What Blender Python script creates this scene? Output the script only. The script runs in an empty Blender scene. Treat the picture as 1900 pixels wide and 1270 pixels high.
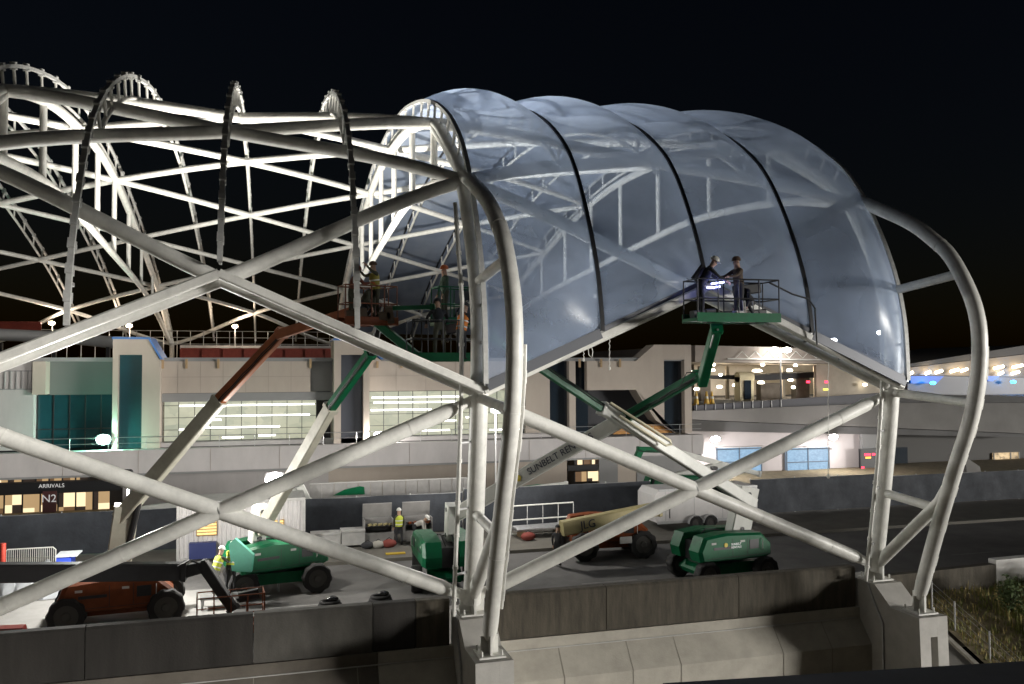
import bpy, math, random
from mathutils import Vector, Matrix
R = math.radians
random.seed(7)
scene = bpy.context.scene
COL = scene.collection

# ------------------------------------------------------------------ camera
FPX, YAW, PITCH, ROLL, EYE = 1569.0, .2787, .0344, -.0042, 8.5
CF = Vector((math.sin(YAW) * math.cos(PITCH), math.cos(YAW) * math.cos(PITCH), math.sin(PITCH)))
CR = Vector((math.cos(YAW), -math.sin(YAW), 0))
CU = CR.cross(CF)
CR, CU = math.cos(ROLL) * CR + math.sin(ROLL) * CU, -math.sin(ROLL) * CR + math.cos(ROLL) * CU
CAMP = Vector((0, 0, EYE))
cam_data = bpy.data.cameras.new('camera')
cam = bpy.data.objects.new('camera', cam_data)
COL.objects.link(cam)
cam.matrix_world = Matrix(((CR.x, CU.x, -CF.x, 0), (CR.y, CU.y, -CF.y, 0), (CR.z, CU.z, -CF.z, EYE), (0, 0, 0, 1)))
cam_data.sensor_fit = 'HORIZONTAL'
cam_data.sensor_width = 36
cam_data.lens = FPX / 1900 * 36
cam_data.clip_end = 2000
cam_data.clip_start = .05
scene.camera = cam

# ------------------------------------------------------------------ world, sun, exposure
SUN_DIR = Vector((-1.5, 1.0, -.012)).normalized()       # the way the low light from the parking garage side travels
SUN_STRENGTH = 5.0
world = bpy.data.worlds.new('World')
scene.world = world
world.use_nodes = True
wn = world.node_tree
bg = next(n for n in wn.nodes if n.type == 'BACKGROUND')
sky = wn.nodes.new('ShaderNodeTexSky')
sky.sky_type = 'NISHITA'
sky.sun_disc = False
sky.sun_elevation = math.asin(-SUN_DIR.z)
sky.sun_rotation = math.atan2(-SUN_DIR.x, -SUN_DIR.y)
tint = wn.nodes.new('ShaderNodeMix')
tint.data_type = 'RGBA'
tint.blend_type = 'MULTIPLY'
tint.inputs[0].default_value = 1
tint.inputs[7].default_value = (.50, .60, .95, 1)
wn.links.new(sky.outputs[0], tint.inputs[6])
wn.links.new(tint.outputs[2], bg.inputs[0])
bg.inputs[1].default_value = .0042
sl = bpy.data.lights.new('sun', 'SUN')
sl.energy = SUN_STRENGTH
sl.angle = R(13)
sl.color = (1, .97, .91)
so = bpy.data.objects.new('sun', sl)
COL.objects.link(so)
so.rotation_euler = SUN_DIR.to_track_quat('-Z', 'Y').to_euler()
scene.view_settings.view_transform = 'Standard'
scene.view_settings.look = 'None'
scene.view_settings.exposure = .85
scene.view_settings.gamma = 1
scene.render.engine = 'CYCLES'
scene.cycles.use_denoising = True
scene.cycles.max_bounces = 8
scene.cycles.transparent_max_bounces = 24
scene.cycles.sample_clamp_indirect = 4


def at(px, py, X=None, Y=None, Z=None):
    """the point of the place that the photograph shows at (px, py), on a plane of the place"""
    d = CF + CR * ((px - 950) / FPX) - CU * ((py - 635) / FPX)
    t = X / d.x if X is not None else Y / d.y if Y is not None else (Z - EYE) / d.z
    return CAMP + d * t


def V(*a):
    return Vector(a)


# ------------------------------------------------------------------ materials
MATS = {}


def mat(name, col, rough=.5, metal=0, noise=0, nscale=3, bump=0, bscale=40, emit=None, estr=0, streak=0, stain=None, alpha=1, trans=0, coat=0, spec=.5):
    if name in MATS:
        return MATS[name]
    m = bpy.data.materials.new(name)
    m.use_nodes = True
    t = m.node_tree
    b = t.nodes['Principled BSDF']
    b.inputs['Base Color'].default_value = (*col, 1)
    b.inputs['Roughness'].default_value = rough
    b.inputs['Metallic'].default_value = metal
    b.inputs['Specular IOR Level'].default_value = spec
    if coat:
        b.inputs['Coat Weight'].default_value = coat
        b.inputs['Coat Roughness'].default_value = .15
    if trans:
        b.inputs['Transmission Weight'].default_value = trans
    tc = t.nodes.new('ShaderNodeTexCoord')
    last = None
    if noise or streak:
        n = t.nodes.new('ShaderNodeTexNoise')
        n.inputs['Scale'].default_value = nscale
        n.inputs['Detail'].default_value = 8
        n.inputs['Roughness'].default_value = .65
        mp = t.nodes.new('ShaderNodeMapping')
        if streak:
            mp.inputs['Scale'].default_value = (1, 1, streak)
        t.links.new(tc.outputs['Object'], mp.inputs[0])
        t.links.new(mp.outputs[0], n.inputs['Vector'])
        rmp = t.nodes.new('ShaderNodeValToRGB')
        rmp.color_ramp.elements[0].position = .3
        rmp.color_ramp.elements[1].position = .72
        c0 = stain if stain else tuple(c * (1 - noise) for c in col)
        rmp.color_ramp.elements[0].color = (*c0, 1)
        rmp.color_ramp.elements[1].color = (*col, 1)
        t.links.new(n.outputs[0], rmp.inputs[0])
        t.links.new(rmp.outputs[0], b.inputs['Base Color'])
        mr = t.nodes.new('ShaderNodeMapRange')
        mr.inputs[3].default_value = min(1, rough + .15)
        mr.inputs[4].default_value = max(.05, rough - .1)
        t.links.new(n.outputs[0], mr.inputs[0])
        t.links.new(mr.outputs[0], b.inputs['Roughness'])
    if bump:
        n2 = t.nodes.new('ShaderNodeTexNoise')
        n2.inputs['Scale'].default_value = bscale
        n2.inputs['Detail'].default_value = 6
        t.links.new(tc.outputs['Object'], n2.inputs['Vector'])
        bp = t.nodes.new('ShaderNodeBump')
        bp.inputs['Strength'].default_value = bump
        bp.inputs['Distance'].default_value = .02
        t.links.new(n2.outputs[0], bp.inputs['Height'])
        t.links.new(bp.outputs[0], b.inputs['Normal'])
    if emit:
        b.inputs['Emission Color'].default_value = (*emit, 1)
        b.inputs['Emission Strength'].default_value = estr
    MATS[name] = m
    return m


def film_material():
    m = bpy.data.materials.new('etfe film')
    m.use_nodes = True
    t = m.node_tree
    out = t.nodes['Material Output']
    t.nodes.remove(t.nodes['Principled BSDF'])
    tr = t.nodes.new('ShaderNodeBsdfTransparent')
    tr.inputs[0].default_value = (.90, .94, 1, 1)
    df = t.nodes.new('ShaderNodeBsdfDiffuse')
    df.inputs[0].default_value = (.69, .80, 1.0, 1)
    tl = t.nodes.new('ShaderNodeBsdfTranslucent')
    tl.inputs[0].default_value = (.69, .80, 1.0, 1)
    mx = t.nodes.new('ShaderNodeMixShader')
    mx.inputs[0].default_value = .5
    t.links.new(df.outputs[0], mx.inputs[1])
    t.links.new(tl.outputs[0], mx.inputs[2])
    n = t.nodes.new('ShaderNodeTexNoise')
    n.inputs['Scale'].default_value = .55
    n.inputs['Detail'].default_value = 5
    tc = t.nodes.new('ShaderNodeTexCoord')
    t.links.new(tc.outputs['Object'], n.inputs['Vector'])
    mr = t.nodes.new('ShaderNodeMapRange')
    mr.inputs[1].default_value = .3
    mr.inputs[2].default_value = .7
    mr.inputs[3].default_value = FILM[0]
    mr.inputs[4].default_value = FILM[1]
    t.links.new(n.outputs[0], mr.inputs[0])
    lw = t.nodes.new('ShaderNodeLayerWeight')
    lw.inputs[0].default_value = .5
    pw = t.nodes.new('ShaderNodeMath')
    pw.operation = 'POWER'
    pw.inputs[1].default_value = 2.0
    t.links.new(lw.outputs['Facing'], pw.inputs[0])
    ml = t.nodes.new('ShaderNodeMath')
    ml.operation = 'MULTIPLY_ADD'
    ml.inputs[1].default_value = .7
    t.links.new(pw.outputs[0], ml.inputs[0])
    t.links.new(mr.outputs[0], ml.inputs[2])
    m1 = t.nodes.new('ShaderNodeMixShader')
    t.links.new(ml.outputs[0], m1.inputs[0])
    t.links.new(tr.outputs[0], m1.inputs[1])
    t.links.new(mx.outputs[0], m1.inputs[2])
    gl = t.nodes.new('ShaderNodeBsdfGlossy')
    gl.inputs['Roughness'].default_value = .22
    fr = t.nodes.new('ShaderNodeFresnel')
    fr.inputs[0].default_value = 1.4
    sc = t.nodes.new('ShaderNodeMath')
    sc.operation = 'MULTIPLY'
    sc.inputs[1].default_value = .3
    t.links.new(fr.outputs[0], sc.inputs[0])
    m2 = t.nodes.new('ShaderNodeMixShader')
    t.links.new(sc.outputs[0], m2.inputs[0])
    t.links.new(m1.outputs[0], m2.inputs[1])
    t.links.new(gl.outputs[0], m2.inputs[2])
    t.links.new(m2.outputs[0], out.inputs[0])
    return m


FILM = (.20, .32)
WHITE = mat('white steel paint', (.84, .83, .78), .42, noise=.28, nscale=2.4, bump=.12, bscale=14)
FILMM = film_material()
RAIL = mat('aluminium rail', (.62, .62, .60), .5, 0, noise=.3, nscale=6)
RUBB = mat('black gasket', (.015, .015, .018), .6)
GALV = mat('galvanised steel', (.5, .5, .5), .42, .7, noise=.25, nscale=5)
CONC = mat('pale concrete', (.46, .43, .37), .85, noise=.26, nscale=1.6, bump=.25, bscale=25)
CONCD = mat('stained concrete', (.105, .09, .066), .9, streak=.14, nscale=4.5, stain=(.045, .039, .03), bump=.4, bscale=18)
CONCP = mat('pier concrete', (.52, .50, .465), .8, noise=.2, nscale=2.5, bump=.2, bscale=30)
CONCW = mat('white washed concrete', (.78, .76, .73), .8, noise=.25, nscale=1.5, bump=.2)
ASPH = mat('asphalt', (.135, .13, .125), .8, noise=.4, nscale=.6, bump=.3, bscale=60)
PAVE = mat('pavement concrete', (.14, .13, .11), .85, noise=.3, nscale=.9, bump=.25)
BEIGE = mat('beige render', (.45, .39, .335), .8, noise=.16, nscale=.5, streak=.4, bump=.1)
LILAC = mat('pale fascia render', (.47, .445, .44), .75, noise=.2, nscale=.7, streak=.4)
GREYW = mat('grey render', (.25, .25, .25), .8, noise=.12, nscale=.5)
DARKW = mat('dark wall', (.03, .03, .035), .7)
DGLASS = mat('dark glass', (.012, .02, .03), .12, coat=.5)
TEAL = mat('teal lit glazing', (.012, .06, .075), .22, coat=.4, noise=.4, nscale=.4)  # dark glass with the wall lamp's teal tint put into its colour
BLUEC = mat('blue coping', (.05, .16, .42), .5)
SCREEN = mat('dark screen fabric', (.04, .045, .055), .85, noise=.4, nscale=1.5, bump=.4, bscale=8)
PANELG = mat('grey hoarding sheet', (.30, .29, .28), .7, noise=.25, nscale=2)
GREEN = mat('green machine paint', (.002, .115, .045), .4, noise=.3, nscale=3, spec=.25)
GREENL = mat('pale green hood', (.10, .42, .30), .4, noise=.2)
ORANGE = mat('shaded orange paint', (.19, .048, .014), .42, noise=.35, nscale=3, spec=.25)  # darkened orange, the shade on the chassis is put into the colour
OBOOM = mat('bright orange paint', (.40, .12, .04), .5, noise=.3)  # brighter copy of the machine orange, without that shade
CREAM = mat('cream boom paint', (.40, .34, .17), .45, noise=.2)
BWHITE = mat('white boom paint', (.62, .62, .58), .42, noise=.2, nscale=2)
BGREY = mat('grey boom steel', (.48, .46, .38), .5, 0, noise=.3, nscale=2)
BDARK = mat('dark boom steel', (.022, .021, .023), .5, .2, noise=.3)
BLACK = mat('black steel', (.015, .015, .017), .5)
RUBBER = mat('tyre rubber', (.018, .017, .017), .85, bump=.5, bscale=30)
RIMM = mat('dusty rim', (.06, .055, .05), .7)
RED = mat('red steel primer', (.22, .035, .02), .6, noise=.3)
BOXW = mat('white box paint', (.5, .49, .47), .6, noise=.25)
TRAILW = mat('white trailer skin', (.58, .56, .55), .5, noise=.12)
BLUE = mat('blue plastic', (.02, .05, .30), .45)
NAVY = mat('navy panel', (.02, .03, .12), .5)
TARP = mat('pale tarpaulin', (.48, .50, .52), .6, noise=.2, bump=.4, bscale=6)
SKIN = mat('skin', (.42, .26, .18), .55)
CLOTHD = mat('dark work clothes', (.03, .03, .033), .9)
CLOTHB = mat('brown work jacket', (.09, .065, .045), .9)
DENIM = mat('dark denim', (.035, .045, .07), .9)
OLIVE = mat('olive trousers', (.06, .06, .04), .9)
HATW = mat('white hard hat', (.65, .64, .6), .35)
HATB = mat('brown hat', (.09, .05, .03), .8)
BOOT = mat('boots', (.03, .022, .016), .8)
VESTY = mat('yellow safety vest', (.55, .62, .06), .7)
VESTO = mat('orange safety vest', (.75, .22, .03), .7)
STRIPE = mat('reflective stripe', (.75, .75, .72), .35)
INK = mat('dark lettering', (.02, .022, .05), .6)
INKW = mat('white lettering', (.8, .8, .8), .6, emit=(1, 1, 1), estr=.12)
SOIL = mat('dry soil', (.27, .22, .13), .95, noise=.45, nscale=2, bump=.5)
GRASSM = mat('verge grass', (.24, .26, .07), .9, noise=.5, nscale=1.5)
BUSHM = mat('bush leaves', (.12, .17, .06), .85, noise=.5, nscale=2)
TWIG = mat('twig bark', (.05, .04, .03), .9)
YELL = mat('yellow marker paint', (.5, .33, .03), .7)
WOODO = mat('orange soffit board', (.42, .20, .05), .7)
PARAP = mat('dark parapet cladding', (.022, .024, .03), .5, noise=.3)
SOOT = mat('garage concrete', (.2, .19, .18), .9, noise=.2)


def lamp_mat(name, col, s):
    return mat(name, tuple(c * .15 for c in col), .5, emit=col, estr=s)


EL = lamp_mat('white lamp lens', (1, .97, .92), 26)
ELG = lamp_mat('green white lamp lens', (.75, 1, .9), 14)
ELW = lamp_mat('warm lamp lens', (1, .8, .52), 9)
ELB = lamp_mat('blue lamp lens', (.03, .42, 1), 6)
TUBEE = lamp_mat('fluorescent strip', (1, 1, .92), 2.6)
REDLED = lamp_mat('red led', (1, .02, .06), 3)
AMBLED = lamp_mat('amber led', (1, .3, .03), 2.5)
YELLED = lamp_mat('yellow sign face', (.9, .85, .1), 1.3)


def window_mat(name, c0, c1, scale, strength):
    m = bpy.data.materials.new(name)
    m.use_nodes = True
    t = m.node_tree
    b = t.nodes['Principled BSDF']
    b.inputs['Base Color'].default_value = (.05, .05, .05, 1)
    b.inputs['Roughness'].default_value = .65
    b.inputs['Specular IOR Level'].default_value = .15
    tc = t.nodes.new('ShaderNodeTexCoord')
    mp = t.nodes.new('ShaderNodeMapping')
    mp.inputs['Scale'].default_value = (scale, scale, scale * 1.6)
    v = t.nodes.new('ShaderNodeTexVoronoi')
    n = t.nodes.new('ShaderNodeTexNoise')
    n.inputs['Scale'].default_value = 1.7
    t.links.new(tc.outputs['Object'], mp.inputs[0])
    t.links.new(mp.outputs[0], v.inputs['Vector'])
    t.links.new(mp.outputs[0], n.inputs['Vector'])
    ad = t.nodes.new('ShaderNodeMath')
    ad.operation = 'ADD'
    t.links.new(v.outputs['Color'], ad.inputs[0])
    t.links.new(n.outputs[0], ad.inputs[1])
    rp = t.nodes.new('ShaderNodeValToRGB')
    rp.color_ramp.elements[0].color = (*c0, 1)
    rp.color_ramp.elements[1].color = (*c1, 1)
    rp.color_ramp.elements[0].position = .25
    rp.color_ramp.elements[1].position = 1.0
    sc = t.nodes.new('ShaderNodeMath')
    sc.operation = 'MULTIPLY'
    sc.inputs[1].default_value = .62
    t.links.new(ad.outputs[0], sc.inputs[0])
    t.links.new(sc.outputs[0], rp.inputs[0])
    t.links.new(rp.outputs[0], b.inputs['Emission Color'])
    b.inputs['Emission Strength'].default_value = strength
    return m


WINM = window_mat('lit office window', (.30, .32, .24), (.48, .47, .34), .35, .68)
WINW = window_mat('warm shop window', (.02, .012, .008), (.80, .58, .32), .55, .75)
WINO = window_mat('orange blind window', (.75, .42, .12), (1.0, .68, .28), 3.0, 1.1)
WINB = window_mat('pale blue window', (.14, .26, .40), (.24, .40, .56), 1.2, .75)
BLUEG = lamp_mat('blue lit band', (.0, .07, .36), .85)


# ------------------------------------------------------------------ mesh helpers
class MB:
    def __init__(s):
        s.v, s.f, s.m = [], [], []
        s.cur = 0

    def add(s, vs, fs):
        o = len(s.v)
        s.v += [tuple(p) for p in vs]
        s.f += [tuple(i + o for i in f) for f in fs]
        s.m += [s.cur] * len(fs)
        return s

    def box(s, a, b, rz=0, mtx=None):
        a, b = Vector(a), Vector(b)
        c = [Vector((x, y, z)) for x in (a.x, b.x) for y in (a.y, b.y) for z in (a.z, b.z)]
        if rz:
            ce = (a + b) / 2
            ro = Matrix.Rotation(rz, 3, 'Z')
            c = [ce + ro @ (p - ce) for p in c]
        if mtx is not None:
            c = [mtx @ p for p in c]
        return s.add(c, [(0, 1, 3, 2), (4, 6, 7, 5), (0, 4, 5, 1), (2, 3, 7, 6), (0, 2, 6, 4), (1, 5, 7, 3)])

    def prism(s, pts, d):
        """polygon pts (3D), extruded by vector d"""
        n = len(pts)
        d = Vector(d)
        a = [Vector(p) for p in pts]
        return s.add(a + [p + d for p in a], [tuple(range(n))[::-1], tuple(range(n, 2 * n))] + [(i, (i + 1) % n, n + (i + 1) % n, n + i) for i in range(n)])

    def beam(s, p, q, w, h, w2=None, h2=None, up=(0, 0, 1), bev=.12):
        """rounded box beam from p to q"""
        p, q = Vector(p), Vector(q)
        d = (q - p).normalized()
        side = d.cross(Vector(up))
        if side.length < 1e-3:
            side = d.cross(Vector((0, 1, 0)))
        side.normalize()
        upv = side.cross(d)
        w2, h2 = w2 or w, h2 or h
        rings = []
        for c, ww, hh in ((p, w, h), (q, w2, h2)):
            e = min(ww, hh) * bev
            o = [(ww / 2, hh / 2 - e), (ww / 2 - e, hh / 2), (-ww / 2 + e, hh / 2), (-ww / 2, hh / 2 - e), (-ww / 2, -hh / 2 + e), (-ww / 2 + e, -hh / 2), (ww / 2 - e, -hh / 2), (ww / 2, -hh / 2 + e)]
            rings += [c + side * x + upv * y for x, y in o]
        return s.add(rings, [(i, (i + 1) % 8, 8 + (i + 1) % 8, 8 + i) for i in range(8)] + [tuple(range(8))[::-1], tuple(range(8, 16))])

    def tube(s, pts, r, n=14, caps=True):
        pts = [Vector(p) for p in pts]
        k = len(pts)
        rs = r if isinstance(r, (list, tuple)) else [r] * k
        rings = []
        nrm = None
        for i in range(k):
            d = (pts[min(i + 1, k - 1)] - pts[max(i - 1, 0)]).normalized()
            if nrm is None:
                nrm = d.orthogonal().normalized()
            nrm = (nrm - d * nrm.dot(d))
            if nrm.length < 1e-5:
                nrm = d.orthogonal()
            nrm.normalize()
            b = d.cross(nrm)
            for j in range(n):
                a = 2 * math.pi * j / n
                rings.append(pts[i] + (nrm * math.cos(a) + b * math.sin(a)) * rs[i])
        f = []
        for i in range(k - 1):
            for j in range(n):
                f.append((i * n + j, i * n + (j + 1) % n, (i + 1) * n + (j + 1) % n, (i + 1) * n + j))
        if caps:
            f += [tuple(range(n))[::-1], tuple(range((k - 1) * n, k * n))]
        return s.add(rings, f)

    def cyl(s, p, q, r, n=18, r2=None):
        return s.tube([p, q], [r, r2 if r2 is not None else r], n)

    def ball(s, c, r, n=12, m=8, sc=(1, 1, 1)):
        c = Vector(c)
        vs, f = [], []
        for i in range(m + 1):
            ph = math.pi * i / m
            for j in range(n):
                a = 2 * math.pi * j / n
                vs.append(c + Vector((math.sin(ph) * math.cos(a) * r * sc[0], math.sin(ph) * math.sin(a) * r * sc[1], math.cos(ph) * r * sc[2])))
        for i in range(m):
            for j in range(n):
                f.append((i * n + j, (i + 1) * n + j, (i + 1) * n + (j + 1) % n, i * n + (j + 1) % n))
        return s.add(vs, f)

    def build(s, name, mats, parent=None, local=False, smooth=True, ang=35):
        me = bpy.data.meshes.new(name)
        vs = s.v
        if parent is not None and not local:
            inv = world_of(parent).inverted()
            vs = [inv @ Vector(p) for p in s.v]
        me.from_pydata(vs, [], s.f)
        if not isinstance(mats, (list, tuple)):
            mats = [mats]
        for m in mats:
            me.materials.append(m)
        if len(mats) > 1:
            me.polygons.foreach_set('material_index', s.m)
        fix_normals(me)
        if smooth:
            me.polygons.foreach_set('use_smooth', [True] * len(me.polygons))
            me.set_sharp_from_angle(angle=R(ang))
        me.update()
        o = bpy.data.objects.new(name, me)
        COL.objects.link(o)
        if parent is not None:
            o.parent = parent
        return o


def fix_normals(me):
    import bmesh
    b = bmesh.new()
    b.from_mesh(me)
    bmesh.ops.recalc_face_normals(b, faces=b.faces)
    b.to_mesh(me)
    b.free()


def world_of(o):
    m = Matrix.LocRotScale(o.location, o.rotation_euler, o.scale)
    return world_of(o.parent) @ m if o.parent else m


def tag(o, label=None, cat=None, group=None, kind=None):
    if label:
        o['label'] = label
    if cat:
        o['category'] = cat
    if group:
        o['group'] = group
    if kind:
        o['kind'] = kind
    return o


def thing(name, label, cat, loc=(0, 0, 0), rz=0, group=None):
    o = bpy.data.objects.new(name, None)
    o.empty_display_size = .3
    COL.objects.link(o)
    o.location = loc
    o.rotation_euler = (0, 0, rz)
    return tag(o, label, cat, group)


def copy_tree(o, parent=None):
    c = o.copy()
    COL.objects.link(c)
    c.parent = parent
    for ch in list(o.children):
        copy_tree(ch, c)
    return c


def text_mesh(body, size, m, origin, xdir, updir, name, parent, align='CENTER', depth=.01):
    cu = bpy.data.curves.new('t', 'FONT')
    cu.body = body
    cu.size = size
    cu.align_x = align
    cu.align_y = 'CENTER'
    cu.extrude = depth
    tmp = bpy.data.objects.new('t', cu)
    COL.objects.link(tmp)
    dg = bpy.context.evaluated_depsgraph_get()
    me = bpy.data.meshes.new_from_object(tmp.evaluated_get(dg))
    bpy.data.objects.remove(tmp)
    me.name = name
    x = Vector(xdir).normalized()
    u = Vector(updir)
    u = (u - x * u.dot(x)).normalized()
    z = x.cross(u)
    M = Matrix(((x.x, u.x, z.x, origin[0]), (x.y, u.y, z.y, origin[1]), (x.z, u.z, z.z, origin[2]), (0, 0, 0, 1)))
    me.transform(world_of(parent).inverted() @ M)
    me.materials.clear()
    me.materials.append(m)
    o = bpy.data.objects.new(name, me)
    COL.objects.link(o)
    o.parent = parent
    return o


def point_light(name, p, energy, col=(1, 1, 1), size=.25, parent=None):
    l = bpy.data.lights.new(name, 'POINT')
    l.energy = energy
    l.color = col
    l.shadow_soft_size = size
    o = bpy.data.objects.new(name, l)
    COL.objects.link(o)
    if parent is not None:
        o.parent = parent
        o.location = world_of(parent).inverted() @ Vector(p)
    else:
        o.location = p
    return o


def spot_light(name, p, target, energy, deg, col=(1, 1, 1), size=.2, blend=.6, parent=None):
    l = bpy.data.lights.new(name, 'SPOT')
    l.energy = energy
    l.color = col
    l.spot_size = R(deg)
    l.spot_blend = blend
    l.shadow_soft_size = size
    o = bpy.data.objects.new(name, l)
    COL.objects.link(o)
    q = (Vector(target) - Vector(p)).to_track_quat('-Z', 'Y')
    o.rotation_euler = q.to_euler()
    if parent is not None:
        o.parent = parent
        o.location = world_of(parent).inverted() @ Vector(p)
    else:
        o.location = p
    return o


def lerp_path(tab, n):
    """smooth polyline through (y, z) points, n samples per span (Catmull-Rom)"""
    out = []
    k = len(tab)
    for i in range(k - 1):
        p0, p1, p2, p3 = tab[max(i - 1, 0)], tab[i], tab[i + 1], tab[min(i + 2, k - 1)]
        for j in range(n):
            t = j / n
            out.append(tuple(.5 * (2 * b + (c - a) * t + (2 * a - 5 * b + 4 * c - d) * t * t + (3 * b - a - 3 * c + d) * t ** 3) for a, b, c, d in zip(p0, p1, p2, p3)))
    out.append(tuple(tab[-1]))
    return out


# ------------------------------------------------------------------ the ground
def sheet(name, m, x0, x1, y0, y1, z, n=1):
    b = MB()
    b.add([(x0, y0, z), (x1, y0, z), (x1, y1, z), (x0, y1, z)], [(0, 1, 2, 3)])
    return tag(b.build(name, m, smooth=False), kind='structure')


sheet('ground', SOIL, -900, 900, 24.9, 1400, -.01)
sheet('lower_ground', SOIL, -900, 900, -900, 24.9, -5.2)
sheet('road', ASPH, -70, 90, 24.95, 38.2, .0)
sheet('lit_ground_sheet', mat('pale lit ground', (.34, .33, .31), .85, noise=.35, nscale=.5, bump=.2), -22, -1.2, 24.95, 35.5, .005)  # pale sheet added to paint the lamp's bright pool on the ground
ln = MB()
for x_ in range(-18, 80, 6):
    ln.add([(x_, 31.9, .009), (x_ + 2.4, 31.9, .009), (x_ + 2.4, 32.02, .009), (x_, 32.02, .009)], [(0, 1, 2, 3)])
ln.add([(-60, 25.9, .009), (85, 25.9, .009), (85, 26.02, .009), (-60, 26.02, .009)], [(0, 1, 2, 3)])
tag(ln.build('road_marking', mat('worn road paint', (.26, .255, .24), .85, noise=.5, nscale=4), smooth=False), kind='structure')
pv = MB()
pv.box((-70, 38.2, -.05), (90, 38.42, .15)).box((-70, 38.42, -.05), (90, 54.9, .146))
tag(pv.build('pavement', PAVE, smooth=False), kind='structure')

# ------------------------------------------------------------------ retaining wall along the near edge of the road
X0, LBAY = 5.71, 13.95
MASTS = [X0 - LBAY, X0, X0 + LBAY]
rw = thing('retaining_wall', 'long stained concrete retaining wall with parapet below the white steel legs', 'wall', (5, 24.5, -5.2))
seams = [-40, -30, -22, -15.5]
x = -15.5
pxw = lambda px: at(px, 1170, Y=24.5).x
cuts = [-40, -28, -20, MASTS[0] - .62, MASTS[0] + .62, -4.6, pxw(470), pxw(692), pxw(772), MASTS[1] - .62, MASTS[1] + .62, 10.0, 14.6, MASTS[2] - .62]
CONCX = mat('dark panel concrete', (.040, .036, .032), .9, streak=.2, nscale=1.5, stain=(.02, .018, .016), bump=.4, bscale=18)  # darker tone for the leftmost panels and one narrow panel
CONCY = mat('grey panel concrete', (.115, .108, .095), .9, streak=.4, nscale=1.2, stain=(.06, .056, .05), bump=.4, bscale=18)  # mid grey tone for the panels between the dark ones
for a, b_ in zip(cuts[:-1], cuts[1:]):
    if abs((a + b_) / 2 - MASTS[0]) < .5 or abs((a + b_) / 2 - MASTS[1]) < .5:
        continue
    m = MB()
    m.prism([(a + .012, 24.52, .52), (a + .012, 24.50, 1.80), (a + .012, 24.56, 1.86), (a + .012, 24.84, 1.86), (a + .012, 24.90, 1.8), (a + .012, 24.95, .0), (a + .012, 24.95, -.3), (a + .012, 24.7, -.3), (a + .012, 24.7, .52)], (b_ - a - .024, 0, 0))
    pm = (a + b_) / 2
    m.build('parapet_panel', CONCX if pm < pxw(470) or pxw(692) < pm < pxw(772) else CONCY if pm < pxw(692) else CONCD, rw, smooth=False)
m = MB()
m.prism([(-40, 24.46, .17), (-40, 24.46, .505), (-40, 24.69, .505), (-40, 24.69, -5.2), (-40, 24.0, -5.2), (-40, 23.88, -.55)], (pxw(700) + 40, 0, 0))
ws = m.build('wall_face', mat('shade toned concrete', (.17, .15, .125), .9, noise=.35, nscale=1.1, bump=.3), rw, smooth=False)  # left stretch uses a darker colour that stands in for shade
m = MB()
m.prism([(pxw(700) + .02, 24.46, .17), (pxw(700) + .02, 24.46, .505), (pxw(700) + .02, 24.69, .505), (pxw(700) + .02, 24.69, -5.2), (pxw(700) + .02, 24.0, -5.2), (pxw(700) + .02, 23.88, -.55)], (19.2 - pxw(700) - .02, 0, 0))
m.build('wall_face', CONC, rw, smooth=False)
m = MB()
for xx in [-24, -18, -12, -3.2, -.4, 2.4, 8.4, 10.6, 12.2, 15.8, 17.6]:
    m.prism([(xx, 24.465, .18), (xx, 23.87, -.55), (xx, 23.965, -5.2), (xx, 24.02, -5.2), (xx, 23.95, -.5), (xx, 24.5, .16)], (.025, 0, 0))
m.build('joint', mat('wall face joint', (.27, .25, .215), .9), rw, smooth=False)  # thin joint strips in one even tone
m = MB()
m.box((-40, 24.42, .165), (19.0, 24.458, .195))
m.build('edge_strip', BOXW, rw, smooth=False)

# parapet that goes on to the right of the canopy, partly painted white
rp = thing('parapet_wall', 'low concrete wall right of the canopy with a white painted stretch', 'wall', (30, 25.2, 0))
m = MB()
m.prism([(20.32, 25.0, -1.5), (20.32, 25.0, 1.3), (20.32, 25.3, 1.3), (20.32, 25.3, -1.5)], (5.1, .0, .1))
m.build('stained_panel', CONCD, rp, smooth=False)
m = MB()
m.prism([(25.45, 25.0, -1.5), (25.45, 25.0, 1.55), (25.45, 25.35, 1.55), (25.45, 25.35, -1.5)], (24, 0, .25))
m.build('painted_panel', CONCW, rp, smooth=False)

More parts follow.
